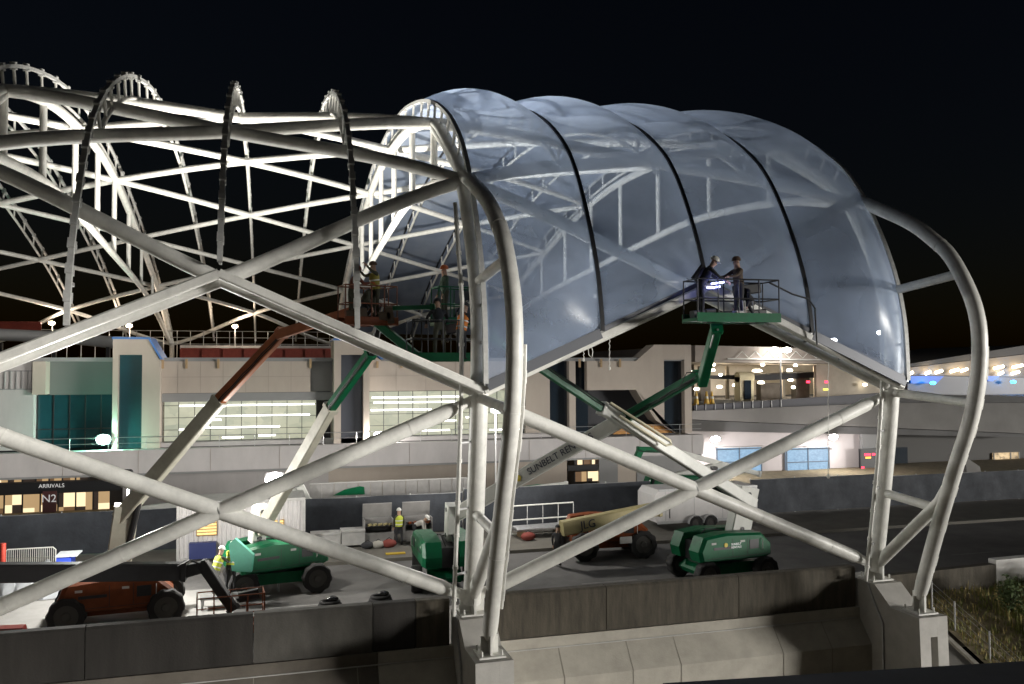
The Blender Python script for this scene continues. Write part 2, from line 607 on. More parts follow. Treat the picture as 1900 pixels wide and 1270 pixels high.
# concrete piers
for i, mx in enumerate(MASTS):
    lab = ['concrete pier under the leg just outside the left edge', 'pale concrete pier carrying the white leg in the middle of the picture', 'tall concrete pier with a slot carrying the rightmost white leg'][i]
    pr = thing('concrete_pier', lab, 'pier', (mx, 23.4, -5.2), 0, 'concrete piers under the canopy legs')
    m = MB()
    w = .52
    prof = [(21.55, -5.2), (21.72, .88), (22.95, .88), (23.7, 1.45), (25.25, 1.45), (25.3, -5.2)]
    # two cheeks beside the front slot, then the body behind it
    for x0_, x1_ in ((mx - w, mx - .13), (mx + .13, mx + w)):
        m.prism([(x0_, 21.55, -5.2), (x0_, 21.72, .88), (x0_, 21.98, .88), (x0_, 21.98, -5.2)], (x1_ - x0_, 0, 0))
    m.prism([(mx - .128, 21.705, .28), (mx - .128, 21.72, .876), (mx - .128, 21.98, .876), (mx - .128, 21.98, .28)], (.256, 0, 0))
    m.prism([(mx - w, 21.982, -5.2), (mx - w, 21.982, .88), (mx - w, 22.95, .88), (mx - w, 23.7, 1.45), (mx - w, 25.25, 1.45), (mx - w, 25.3, -5.2)], (2 * w, 0, 0))
    m.build('shaft', CONCP, pr, smooth=False)
    m = MB()
    m.tube([(mx - .54, 24.1, 1.6), (mx - .56, 23.7, .9), (mx - .56, 23.3, .3), (mx - .56, 23.3, -5.2)], .035, 8)
    m.build('drain_pipe', GALV, pr)

# right-hand embankment
em = MB()
rows = []
for iy in range(13):
    y = 20 + iy * 5.0 / 12
    row = []
    for ix in range(40):
        x = 21.7 + ix * .75
        z = -1.55 + (y - 20) * .42 + .02 * (x - 21.7) + .1 * math.sin(x * 1.7 + y) * min(1, ix / 3)
        row.append((x, y, z))
    rows.append(row)
vs = [p for r_ in rows for p in r_]
fs = [(i * 40 + j, i * 40 + j + 1, (i + 1) * 40 + j + 1, (i + 1) * 40 + j) for i in range(12) for j in range(39)]
em.add(vs, fs)
tag(em.build('embankment', SOIL), kind='structure')
m = MB()
m.prism([(20.3, 20, -1.7), (20.3, 25.0, .42), (20.3, 25, -4), (20.3, 20, -5)], (1.1, 0, 0))
tag(m.build('concrete_slope', mat('dark slope concrete', (.20, .19, .175), .9, noise=.3, nscale=1.5, bump=.3), smooth=False), kind='structure')
m = MB()
m.prism([(21.4, 20, -1.6), (21.4, 25.0, .52), (21.4, 25, .1), (21.4, 20, -2)], (.16, 0, 0))
tag(m.build('kerb', CONC, smooth=False), kind='structure')


def gz(x, y):
    return -1.55 + (y - 20) * .42 + .02 * (x - 21.7) + .1 * math.sin(x * 1.7 + y) * min(1, (x - 21.7) / .75 / 3)


m = MB()
for _ in range(9000):
    x, y = random.uniform(21.8, 32), random.uniform(20.1, 24.95)
    if random.random() < .35 and x < 24:
        continue
    z = gz(x, y)
    h = random.uniform(.08, .3) * (1.4 if x > 24 else .8)
    a = random.uniform(0, 6.28)
    l = random.uniform(-.12, .12)
    w = .022
    m.cur = 0 if random.random() < .62 else 1
    m.add([(x - w * math.cos(a), y - w * math.sin(a), z - .02), (x + w * math.cos(a), y + w * math.sin(a), z - .02), (x + l, y + l * .6, z + h)], [(0, 1, 2)])
tag(m.build('verge_grass', [GRASSM, mat('dry grass', (.42, .33, .13), .9)], smooth=False), 'short rough grass on the bank right of the right pier', 'grass', kind='stuff')
bush_spots = [(24.6, 23.6, .55, 1.05), (27.6, 23.9, .8, .95), (28.6, 22.8, .8, .8), (26.4, 22.9, .6, .55), (27.4, 21.8, .65, .6), (25.2, 22.2, .4, .4), (29.3, 24.2, .7, 1.1)]
bush_lab = ['dark leafy bush with tall shoots against the edge of the white wall', 'broad bushy shrub in front of the white painted wall', 'leafy shrub low on the bank at the right picture edge', 'small rounded shrub halfway up the grassy bank', 'low spreading shrub near the bottom of the bank', 'little tuft like shrub beside the kerb fence', 'upright shrub tight against the white wall at the picture edge']
for (x, y, r_, h), lb in zip(bush_spots, bush_lab):
    t = thing('bush', lb, 'bush', (x, y, gz(x, y)), 0, 'shrubs on the grassy bank')
    m = MB()
    for _ in range(520):
        a, b_, c_ = random.gauss(0, .42), random.gauss(0, .42), random.random() ** .7
        if random.random() < .25:
            a, b_, c_ = a * .5, b_ * .5, c_ * 1.25
        p = V(x + a * r_, y + b_ * r_, gz(x, y) + c_ * h)
        d = V(random.gauss(0, 1), random.gauss(0, 1), random.gauss(0, .7)).normalized() * random.uniform(.05, .11)
        e = d.orthogonal().normalized() * random.uniform(.02, .045)
        m.add([p - d, p + e, p + d, p - e], [(0, 1, 2, 3)])
    m.build('foliage', BUSHM, t, smooth=False)
    m = MB()
    for _ in range(7):
        m.tube([(x, y, gz(x, y) - .05), (x + random.gauss(0, .3) * r_, y + random.gauss(0, .3) * r_, gz(x, y) + h * random.uniform(.6, 1))], [.018, .006], 5)
    m.build('stem', TWIG, t)
# wire fence along the kerb
fe = thing('wire_fence', 'low wire fence on thin posts down the grassy bank', 'fence', (22, 22.5, -.6))
pp = []
for y in (20.3, 21.9, 23.3, 24.3):
    m = MB()
    z = gz(22, y)
    m.cyl((21.95, y, z - .1), (21.95, y, z + .95), .028, 8)
    m.build('post', GALV, fe)
    pp.append((y, z))
m = MB()
for hh in (.25, .5, .75, .92):
    m.tube([(21.95, y, z + hh) for y, z in pp], .006, 4)
m.build('wire', GALV, fe)

# ------------------------------------------------------------------ the parking garage the picture is taken from
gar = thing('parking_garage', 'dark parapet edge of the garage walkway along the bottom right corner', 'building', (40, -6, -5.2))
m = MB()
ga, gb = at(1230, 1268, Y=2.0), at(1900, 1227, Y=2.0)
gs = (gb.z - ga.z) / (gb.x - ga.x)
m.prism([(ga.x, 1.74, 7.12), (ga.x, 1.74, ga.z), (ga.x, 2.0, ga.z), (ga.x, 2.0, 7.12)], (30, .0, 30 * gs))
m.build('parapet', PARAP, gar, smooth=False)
m = MB()
m.box((-40, -24, 6.75), (180, 2.02, 7.1))
m.build('walkway_slab', SOOT, gar, smooth=False)
m = MB()
m.box((-40, -1.9, 12.4), (180, -1.5, 34))
m.build('sun_blocker_wall', SOOT, gar, smooth=False)  # unseen wall added to keep the low sun off the upper canopy
for xx in range(-36, 180, 9):
    m = MB()
    m.box((xx - .3, -9.3, -5.2), (xx + .3, -8.7, 6.74))
    if xx % 18 == 0:
        m.build('column', SOOT, gar, smooth=False)

# ------------------------------------------------------------------ the canopy
TP = [(24.34, 1.58), (23.36, 7.83), (23.5, 10.93), (25.3, 14.36), (27.35, 15.95), (30.2, 17.55), (36, 18.9), (41.3, 19.4), (46, 19.5), (50.5, 19.1), (55, 18.3), (59.5, 17.3), (64, 16.2), (68.5, 15), (73, 13.4), (79, 11)]
NS = 8
TPS = lerp_path(TP, NS)                    # index NS*level = node


def tube_y(level_f):
    i = min(int(level_f * NS), len(TPS) - 1)
    return TPS[i]


QP = [(22.6, 7.7), (22.62, 8.6), (22.68, 10), (23.0, 11.4), (23.5, 12.6), (24.15, 13.8), (24.75, 14.75), (25.6, 15.75), (27.4, 17.05), (29.9, 18.25), (32.5, 19.15), (36.9, 20.2), (41, 20.65), (46, 20.75), (50.5, 20.35), (55, 19.55), (59.5, 18.55), (64, 17.4), (68.5, 16.1), (73, 14.5), (79, 12)]
can = thing('canopy', 'white tubular steel canopy half clad in pale inflated film panels', 'canopy', (X0, 23.4, .9))
XS = [X0 - 2 * LBAY, X0 - LBAY, X0, X0 + LBAY]
XE = X0 + LBAY

# lower X bracing, with a sleeve at each crossing
bays = [(X0 - LBAY, X0), (X0, X0 + LBAY)]
for xa, xb in bays:
    for s in (0, 1):
        x1_, x2_ = (xa, xb) if s == 0 else (xb, xa)
        p, q = V(x1_, 24.24, 1.9), V(x2_, 23.36, 7.75)
        d = (q - p).normalized()
        off = V(0, -.0, 0)
        m = MB()
        m.tube([p + d * .45 + off, p + d * 1.0 + off, q - d * 1.0 + off, q - d * .4 + off], [.11, .215, .215, .11], 20)
        for f in (.14, .33, .86):
            c = p.lerp(q, f)
            m.tube([c - d * .012, c + d * .012], .222, 20)
        m.build('brace', WHITE, can)
        m = MB()
        for e, sg in ((p, 1), (q, -1)):
            c0 = e + d * sg * .12
            c1 = e + d * sg * .62
            m.beam(c0 + off, c1 + off, .05, .3, bev=.02)
        m.build('gusset', WHITE, can, smooth=False)
    c = V((xa + xb) / 2, 23.8, 4.85)
    d = (V(xb, 23.36, 7.75) - V(xa, 24.24, 1.9)).normalized()
    m = MB()
    m.tube([c - d * .02, c + d * .02], .225, 20)
    m.build('sleeve', GALV, can)
# the inverted V above, tube plus gutter beam
for xa, xb in bays + [(X0 - 2 * LBAY, X0 - LBAY)]:
    xm = (xa + xb) / 2
    for xs in (xa, xb):
        m = MB()
        m.tube([(xs, 23.36, 7.9), (xm, 23.5, 10.93)], .19, 18)
        m.build('eave_tube', WHITE, can)
        m = MB()
        m.beam((xs, 22.86, 7.98), (xm, 22.74, 11.02), .30, .24, bev=.15)
        m.build('gutter_beam', WHITE, can)
        m = MB()
        for t in (.12, .3, .48, .66, .84):
            p = V(xs, 23.36, 7.9).lerp(V(xm, 23.5, 10.93), t)
            m.beam(p, p + V(0, -.5, .1), .08, .06)
        m.build('bracket', GALV, can, smooth=False)

# roof diagonals: every tube runs node to node over the curve
rt = lambda lv: .205 if lv < 6 else .17 if lv < 10 else .15
for lv in range(2, 15):
    for bi in range(-2, 1):
        xa = X0 + bi * LBAY
        xb = xa + LBAY
        xm = (xa + xb) / 2
        if xm < -9 and lv < 4:
            continue
        for xs in (xa, xb):
            if bi == -2 and xs == xa and lv < 7:
                continue
            a, b_ = (xm, xs) if lv % 2 == 0 else (xs, xm)
            pts = []
            for j in range(NS + 1):
                y, z = TPS[lv * NS + j]
                pts.append((a + (b_ - a) * j / NS, y, z))
            m = MB()
            m.tube(pts, rt(lv), 16)
            m.build('diagonal_tube', WHITE, can)

LOW = lerp_path([(25.3, 14.3), (28.4, 15.05), (32, 15.5), (37, 15.75), (43, 15.45), (50, 14.95), (60, 14.2), (68, 13.1), (78.5, 10.9)], 5)


def low_z(y):
    for (a, za), (b_, zb) in zip(LOW[:-1], LOW[1:]):
        if a <= y <= b_:
            return za + (zb - za) * (y - a) / (b_ - a)
    return LOW[-1][1]


def top_z(y):
    for (a, za), (b_, zb) in zip(TPS[NS * 3:-1], TPS[NS * 3 + 1:]):
        if a <= y <= b_:
            return za + (zb - za) * (y - a) / (b_ - a)
    return TPS[-1][1]


def plate(m, x, y, z, w=.62, d=.72):
    m.box((x - w / 2, y - d / 2, z), (x + w / 2, y + d / 2, z + .05))
    for sx in (-1, 1):
        for sy in (-1, 1):
            m.cyl((x + sx * w * .38, y + sy * d * .38, z + .05), (x + sx * w * .38, y + sy * d * .38, z + .19), .028, 8)


BOW = lerp_path([(22.3, 1.32), (21.6, 3.3), (20.75, 5.5), (20.05, 7.2), (19.72, 8.9), (19.86, 10.3), (20.62, 11.75), (21.4, 12.5), (22.4, 13.2), (24.0, 14.0), (25.6, 14.75), (27.6, 16.0), (30.2, 17.5)], 6)
for mx in XS:
    if mx > -10:
        m = MB()
        m.tube([(mx, y, z) for y, z in [(24.34, 1.75)] + TPS[2:NS * 3 + 1]], .26, 20)
        m.build('mast', WHITE, can)
        m = MB()
        m.tube([(mx, y, z) for y, z in BOW], [.13, .2] + [.215] * (len(BOW) - 2), 20)
        for j in (7, 19, 24, 40):
            a_, b2 = V(mx, *BOW[j]), V(mx, *BOW[j + 1])
            d = (b2 - a_).normalized()
            m.tube([a_ - d * .03, a_ + d * .03], .228, 20)
        m.build('bow_tube', WHITE, can)
        m = MB()
        m.tube([(mx, 24.05, 1.95), (mx, 23.75, 2.35), (mx, 21.35, 4.45), (mx, 20.85, 5.2)], [.1, .19, .19, .17], 18)
        m.build('raking_leg', WHITE, can)
        for a, b_ in (((23.95, 4.42), (21.6, 4.25)), ((23.3, 11.07), (20.25, 11.35)), ((23.3, 7.75), (19.85, 7.5))):
            m = MB()
            m.tube([(mx, *a), (mx, *b_)], .14, 16)
            m.build('spoke', WHITE, can)
        m = MB()
        plate(m, mx, 24.3, 1.46, .8, .8)
        plate(m, mx, 22.3, .89, .72, .78)
        m.box((mx - .03, 22.05, .94), (mx + .03, 22.55, 1.5)).box((mx - .24, 22.27, .94), (mx + .24, 22.33, 1.4))
        m.box((mx - .03, 23.9, 1.51), (mx + .03, 24.62, 2.2)).box((mx - .36, 24.3, 1.51), (mx + .36, 24.36, 2.05))
        m.build('base_plate', WHITE, can, smooth=False)
        m = MB()
        dp = [(mx + .27, y + .0, z) for y, z in BOW[3:26]]
        m.tube(dp, .042, 8)
        for j in range(1, len(dp) - 1, 3):
            p, q = V(*dp[j]), V(*dp[j + 1])
            d = (q - p).normalized()
            m.tube([p - d * .16, p + d * .16], .056, 8)
        m.build('drain_pipe', WHITE, can)
        # thin conduit beside the mast with couplings
        cp = [(mx - .62, 24.0, 1.5), (mx - .6, 23.35, 5.5), (mx - .58, 23.1, 7.8), (mx - .56, 23.05, 10.5), (mx - .55, 24.0, 13.4)]
        m = MB()
        m.tube(cp, .062, 10)
        for pa_, pb_ in zip(cp[:-1], cp[1:]):
            pa_, pb_ = V(*pa_), V(*pb_)
            d = (pb_ - pa_).normalized()
            for q in range(int((pb_ - pa_).length / .95)):
                c = pa_ + d * (.5 + q * .95)
                m.tube([c - d * .05, c + d * .05], .082, 10)
        m.build('conduit', WHITE, can)
        m = MB()
        for z in (2.7, 4.6, 6.5):
            yy = 23.42 + (7.8 - z) * .1
            m.beam((mx - .6, 24.0 - .1625 * (z - 1.5) if z < 5.5 else 23.2, z), (mx - .1, 24.34 - .157 * (z - 1.58), z), .06, .06)
        m.build('conduit_arm', GALV, can, smooth=False)
    # arch truss over the road
    ys = TPS[NS * 3:]
    m = MB()
    m.tube([(mx, y, z) for y, z in ys], .2, 16)
    m.tube([(mx, 79, 11.05), (mx, 79.2, 9.4)], .2, 14)
    m.build('arch_chord', WHITE, can)
    m = MB()
    m.tube([(mx, y, z) for y, z in LOW], .17, 16)
    m.build('lower_chord', WHITE, can)
    for y in (30.2, 35.1, 40.5, 45.5, 50.2, 55.2, 60.5, 66):
        m = MB()
        m.tube([(mx, y, top_z(y)), (mx, y, low_z(y))], .13 if y < 60 else .1, 14)
        m.build('strut', WHITE, can)

# film rails: nine hoops a quarter bay apart, plus two on the left outside the picture
RX = [X0 + k * LBAY / 4 for k in range(-6, 5)]


def vee(x):
    t = ((x - X0) / LBAY) % 1.0
    return 7.98 + (11.02 - 7.98) * (1 - abs(2 * t - 1))


def rail_from(x):
    z0 = vee(x) + .1
    q = [p for p in QS if not (p[0] < 24.9 and p[1] < z0)]
    return q


QS = []
for i in range(len(QP) - 1):
    for j in range(4):
        t = j / 4
        QS.append((QP[i][0] * (1 - t) + QP[i + 1][0] * t, QP[i][1] * (1 - t) + QP[i + 1][1] * t))
QS.append(QP[-1])
# smooth all but the kink at the eaves
for _ in range(3):
    Q2 = list(QS)
    for i in range(1, len(QS) - 1):
        Q2[i] = tuple((QS[i - 1][k] + 2 * QS[i][k] + QS[i + 1][k]) / 4 for k in (0, 1))
    QS = Q2
for k, x in enumerate(RX):
    clad = x > X0 - .1
    q = rail_from(x)
    if x < -9:
        q = [p for p in q if p[0] > 33]
    m = MB()
    for i in range(len(q) - 1):
        m.beam((x, *q[i]), (x, *q[i + 1]), .17, .13, bev=.1, up=(1, 0, 0)) if False else None
    n_ = []
    for i in range(len(q)):
        a, b_ = q[max(i - 1, 0)], q[min(i + 1, len(q) - 1)]
        dy, dz = b_[0] - a[0], b_[1] - a[1]
        l = math.hypot(dy, dz)
        n_.append((-dz / l, dy / l))
    vs, fs = [], []
    for (y, z), (ny, nz) in zip(q, n_):
        hw_, hh_ = (.055, .06) if clad and RX[0] + .1 < x < XE - .1 and x > X0 + .1 else (.068, .06)
        for sx, so_ in ((-hw_, -hh_), (-hw_, hh_), (hw_, hh_), (hw_, -hh_)):
            vs.append((x + sx, y + ny * so_, z + nz * so_))
    for i in range(len(q) - 1):
        for j in range(4):
            fs.append((i * 4 + j, i * 4 + (j + 1) % 4, i * 4 + 4 + (j + 1) % 4, i * 4 + 4 + j))
    fs += [(0, 1, 2, 3), tuple(range(len(vs) - 4, len(vs)))]
    m.add(vs, fs)
    railmat = RUBB if clad and k < len(RX) - 1 and x > X0 + .1 else RAIL
    # bolted clips standing proud of the rail, and posts down to the tubes
    m.cur = 1
    for i in range(2, len(q) - 1, 2):
        y, z = q[i]
        ny, nz = n_[i]
        for sgn in (-1,) if clad else (-1, 1):
            c = V(x, y + ny * .1 * sgn, z + nz * .1 * sgn)
            t_ = V(0, nz, -ny)
            m.beam(c - t_ * .13, c + t_ * .13, .17 if not clad else .1, .06, up=(0, ny, nz), bev=.05)
    m.build('film_rail', [railmat, RAIL], can, smooth=False)
    m = MB()
    for i in range(0, len(q)):
        y, z = q[i]
        if y < 25.5:
            continue
        ny, nz = n_[i]
        if i % 2 == 0:
            m.tube([(x, y, z), (x, y - ny * .8, z - nz * .8)], .05, 8)
    qq = [(y - ny * .75, z - nz * .75) for (y, z), (ny, nz) in zip(q, n_) if y > 25.6]
    m.tube([(x, y, z) for y, z in qq], .075, 10)
    m.build('rail_chord', WHITE, can)
    if -9 < x < 25:
        m = MB()
        y, z = q[0]
        for zz in (0, 1.0, 2.0):
            yy, z2 = [p for p in q if p[1] >= z + zz][0]
            m.beam((x, yy, z2), (x, 23.3 + max(0, z2 - 11) * .35, z2), .08, .1)
        m.build('rail_arm', GALV, can, smooth=False)

# film cushions on the right half
for k in range(4):
    xa, xb = X0 + k * LBAY / 4 + .05, X0 + (k + 1) * LBAY / 4 - .05
    nu = 13
    base = [p for p in QS]
    outer, inner = [], []
    vs, fs = [], []
    cols = []
    # resample every column from its own eave height to the far end
    NV = 90
    for iu in range(nu):
        t = iu / (nu - 1)
        x = xa + (xb - xa) * t
        z0 = vee(x) + .2
        q = [p for p in base if not (p[0] < 24.9 and p[1] < z0)]
        i0 = base.index(q[0])
        if i0 > 0:
            a, b_ = base[i0 - 1], base[i0]
            tt = (z0 - a[1]) / (b_[1] - a[1])
            q = [(a[0] + (b_[0] - a[0]) * tt, z0)] + q
        # arc-length parameters
        L = [0]
        for a, b_ in zip(q[:-1], q[1:]):
            L.append(L[-1] + math.hypot(b_[0] - a[0], b_[1] - a[1]))
        col = []
        for iv in range(NV + 1):
            s = (iv / NV) ** 1.25 * L[-1]
            j = max(jj for jj in range(len(L)) if L[jj] <= s + 1e-9)
            j = min(j, len(q) - 2)
            f_ = (s - L[j]) / (L[j + 1] - L[j])
            y = q[j][0] + (q[j + 1][0] - q[j][0]) * f_
            z = q[j][1] + (q[j + 1][1] - q[j][1]) * f_
            a, b_ = q[max(j - 1, 0)], q[min(j + 2, len(q) - 1)]
            dy, dz = b_[0] - a[0], b_[1] - a[1]
            l = math.hypot(dy, dz)
            col.append((x, y, z, -dz / l, dy / l, s, L[-1] - s, t))
        cols.append(col)

    def bulge(c, h):
        x, y, z, ny, nz, s, s2, t = c
        r_ = min(1, s / 2.2) ** .6 * min(1, s2 / 2.5) ** .6
        b_ = h * 4 * t * (1 - t) * r_
        b_ += .012 * math.sin(s * 5 + t * 9) * (1 - min(1, s / 1.4)) * (1 if 0 < t < 1 else 0)
        return (x, y + ny * b_, z + nz * b_)
    tot = nu * (NV + 1)
    for h in (.60, -.2):
        for col in cols:
            vs += [bulge(c, h) for c in col]
    for layer in (0, 1):
        o = layer * tot
        for iu in range(nu - 1):
            for iv in range(NV):
                a = o + iu * (NV + 1) + iv
                fs.append((a, a + 1, a + NV + 2, a + NV + 1))
    m = MB()
    m.add(vs, fs)
    fo = m.build('film_cushion', FILMM, can, ang=60)
    # dark hem along the eave
    m = MB()
    for iu in range(nu - 1):
        c0, c1 = cols[iu][0], cols[iu + 1][0]
        m.beam((c0[0], c0[1] + .0, c0[2] - .10), (c1[0], c1[1] + .0, c1[2] - .10), .06, .30, bev=.1)
    m.build('film_hem', mat('grey hem profile', (.12, .125, .14), .5, .3), can, smooth=False)


# ------------------------------------------------------------------ the terminal
YT = 57.0


def fx(px, Y=YT, py=700):
    return at(px, py, Y=Y).x


def fz(px, py, Y=YT):
    return at(px, py, Y=Y).z


ter = thing('terminal_building', 'long beige terminal building with blue capped towers behind the canopy', 'building', (8, 57, 0))


def tbox(name, m, x0, x1, y0, y1, z0, z1, parent=None):
    b = MB()
    b.box((x0, y0, z0), (x1, y1, z1))
    return b.build(name, m, parent or ter, smooth=False)


ZR, ZW, ZS, ZF, ZB = 9.2, 7.2, 4.12, 3.85, 2.45
XR = fx(1283)
tbox('hall', DARKW, -24, XR - .05, 59.6, 96, 0, ZR)
rf = tbox('roof', GREYW, -24, XR - .02, 57.12, 96.5, ZR + .003, ZR + .24)
xs = dict((p, fx(p)) for p in (0, 60, 85, 213, 223, 267, 300, 576, 590, 618, 631, 672, 683, 975, 1020, 1055, 1067, 1090, 1180, 1215, 1232, 1270, 1283))
tbox('wall', BEIGE, xs[300] + .01, xs[576], 57, 57.5, ZW, ZR)
tbox('wall', GREYW, xs[576] + .01, xs[618], 57.7, 58.2, ZW, ZR)
tbox('wall', BEIGE, xs[683] + .01, xs[975], 57, 57.5, ZW, ZR)
tbox('wall', BEIGE, xs[975] + .01, xs[1020], 57, 57.5, ZF, ZR)
tbox('dark_glazing', DGLASS, xs[1020] + .01, xs[1055], 57.4, 57.6, ZF, ZR)
tbox('pilaster', BEIGE, xs[1055] + .01, xs[1067], 56.9, 57.5, ZF, ZR)
tbox('dark_glazing', DGLASS, xs[1067] + .01, xs[1098] if 1098 in xs else fx(1098), 57.8, 58, ZF, ZR)
tbox('wall', BEIGE, fx(1089), xs[1180], 57, 57.5, 7.1, ZR)
b = MB()
zt = fz(1215, 640)
b.prism([(xs[1180], 57, 7.1), (fx(1187), 57, 6.6), (fx(1216), 57, 4.85), (fx(1255), 57, ZF), (xs[1232], 57, ZF), (xs[1232], 57, 9.3), (xs[1270], 57, 9.3), (xs[1270], 57, ZF), (xs[1283], 57, ZF), (xs[1283], 57, zt), (xs[1215], 57, zt), (xs[1180], 57, ZR)][:4] + [(xs[1232], 57, 4.4), (xs[1232], 57, zt), (xs[1215], 57, zt), (xs[1180], 57, ZR)], (0, 1.4, 0))
b.prism([(xs[1232] + .005, 57, 9.3), (xs[1232] + .005, 57, zt), (xs[1270], 57, zt), (xs[1270], 57, 9.3)], (0, 1.4, 0))
b.prism([(xs[1270] + .005, 57, ZF), (xs[1270] + .005, 57, zt), (xs[1283], 57, zt), (xs[1283], 57, ZF)], (0, 3, 0))
b.build('tower', BEIGE, ter, smooth=False)
tbox('dark_glazing', DGLASS, xs[1232] + .01, xs[1270] - .01, 57.5, 57.6, ZF, 9.295)
tbox('recess_wall', DARKW, fx(1098), xs[1232] - .01, 58.6, 58.8, ZF, 7.2)
b = MB()
b.prism([(fx(1140), 57.3, ZF + .02), (fx(1155), 57.3, 4.62), (fx(1225), 57.3, 4.5), (fx(1252), 57.3, ZF + .02)], (0, .5, 0))
b.build('soffit_board', WOODO, ter, smooth=False)
# blue capped towers
for a, s0, s1, bb, full in ((213, 223, 267, 300, True), (618, 631, 672, 683, False)):
    zt = 10.55
    b = MB()
    zl = fz(s0, 659)
    if full:
        b.prism([(xs[a], 56.2, ZF), (xs[a], 56.2, zt), (fx(278), 56.2, zt), (xs[bb], 56.2, ZR), (xs[bb], 56.2, ZF), (xs[s1], 56.2, ZF), (xs[s1], 56.2, zl), (xs[s0], 56.2, zl), (xs[s0], 56.2, ZF)], (0, 3, 0))
    else:
        b.prism([(xs[a], 56.2, ZF), (xs[a], 56.2, zt), (fx(660), 56.2, zt), (fx(705), 56.2, ZR), (xs[bb], 56.2, ZR), (xs[bb], 56.2, ZF), (xs[s1], 56.2, ZF), (xs[s1], 56.2, zl), (xs[s0], 56.2, zl), (xs[s0], 56.2, ZF)], (0, 3, 0))
    b.build('tower', BEIGE, ter, smooth=False)
    tbox('dark_glazing', TEAL if full else mat('slate glazing', (.05, .055, .07), .3, coat=.3), xs[s0] + .01, xs[s1] - .01, 56.7, 56.8, ZF, zl - .005)
    e = 278 if full else 660
    f_ = 300 if full else 705
    b = MB()
    b.prism([(xs[a] - .05, 56.1, zt + .004), (xs[a] - .05, 56.1, zt + .13), (fx(e) + .06, 56.1, zt + .13), (fx(f_) + .15, 56.1, ZR + .12), (fx(f_) + .004, 56.1, ZR + .12), (fx(e), 56.1, zt + .004)], (0, 3.2, 0))
    b.build('coping', BLUEC, ter, smooth=False)
# left wing
tbox('wall', mat('dim grey wall', (.13, .135, .13), .8), xs[85], xs[213] - .01, 58, 58.4, ZW - .05, ZR)
tbox('teal_lit_glazing', TEAL, xs[60], xs[213] - .01, 58.1, 58.3, ZF, ZW - .06)
m = MB()
for j in range(6):
    xx = xs[60] + .05 + j * (xs[213] - xs[60] - .1) / 5
    m.box((xx - .03, 58.04, ZF), (xx + .03, 58.095, ZW - .06))
m.box((xs[60], 58.03, 5.0), (xs[213] - .02, 58.09, 5.06))
m.build('mullion', BLACK, ter, smooth=False)
tbox('wall', BEIGE, fx(60), xs[85] - .01, 57, 58.4, ZW, ZR)
tbox('wall', LILAC, -24, fx(60) - .01, 57.4, 58.4, ZF, ZR)
b = MB()
for j in range(5):
    b.box((fx(4 + j * 11), 57.33, 7.55), (fx(4 + j * 11) + .05, 57.39, 8.6))
b.box((-17, 57.32, 7.5), (fx(60), 57.385, 7.56)).box((-17, 57.32, 8.6), (fx(60), 57.385, 8.66))
b.build('louvre', GREYW, ter, smooth=False)


def curtain(px0, px1, z0, z1, y, n, rows, tubes, wm=WINM):
    x0, x1 = fx(px0), fx(px1)
    w = tbox('window', wm, x0, x1, y + .9, y + 1, z0, z1)
    m = MB()
    for j in range(n + 1):
        xx = x0 + (x1 - x0) * j / n
        m.box((xx - .018, y, z0), (xx + .018, y + .09, z1))
    for r_ in range(rows + 1):
        zz = z0 + (z1 - z0) * r_ / rows
        m.box((x0, y + .01, zz - .014), (x1, y + .08, zz + .014))
    m.build('mullion', BLACK, ter, smooth=False)
    for (a, b_, zz) in tubes:
        t = MB()
        t.box((fx(a), y + .5, zz - .05), (fx(b_), y + .6, zz + .05))
        t.build('strip_light', TUBEE, ter, smooth=False)
    return w


curtain(302, 588, ZS, ZW - .02, 57.1, 10, 4, [(330, 585, 6.38), (372, 410, 5.45), (360, 576, 5.68), (375, 520, 4.95), (330, 350, 4.86), (480, 512, 4.38), (412, 452, 4.3)])
curtain(685, 973, ZS, ZW - .02, 57.1, 11, 4, [(692, 858, 6.75), (695, 850, 6.40), (690, 803, 5.9), (803, 850, 5.1), (868, 905, 5.3), (752, 838, 4.45), (912, 970, 4.4)])
tbox('spandrel', GREYW, xs[300] + .02, xs[618], 57.05, 57.09, ZW - .55, ZW - .021)
tbox('window_sill', LILAC, xs[300] + .01, xs[1020], 56.7, 57.05, ZF, ZS - .002)
for px_ in (302, 346, 405, 576, 700, 745, 790, 1075, 1115, 1150):
    b = MB()
    b.box((fx(px_) - .07, 56.88, 8.75), (fx(px_) + .07, 56.99, 9.35))
    b.build('scupper', mat('tan scupper', (.35, .24, .13), .7), ter, smooth=False)
b = MB()
for px_ in (330, 372, 414, 456, 498, 540, 735, 790, 845, 900, 950):
    b.box((fx(px_) - .012, 56.985, ZW + .01), (fx(px_) + .012, 56.998, ZR - .01))
b.box((xs[300] + .05, 56.985, 8.2), (xs[576] - .05, 56.997, 8.225)).box((xs[683] + .05, 56.985, 8.2), (xs[975] - .05, 56.997, 8.225))
b.build('wall_joint', mat('wall joint', (.30, .27, .24), .9), ter, smooth=False)
b = MB()
for j in range(14):
    b.box((-24 + j * 4.1, 55.285, ZB + .02), (-24 + j * 4.1 + .03, 55.298, ZF - .02))
b.build('balcony_joint', mat('wall joint', (.30, .27, .24), .9), ter, smooth=False)
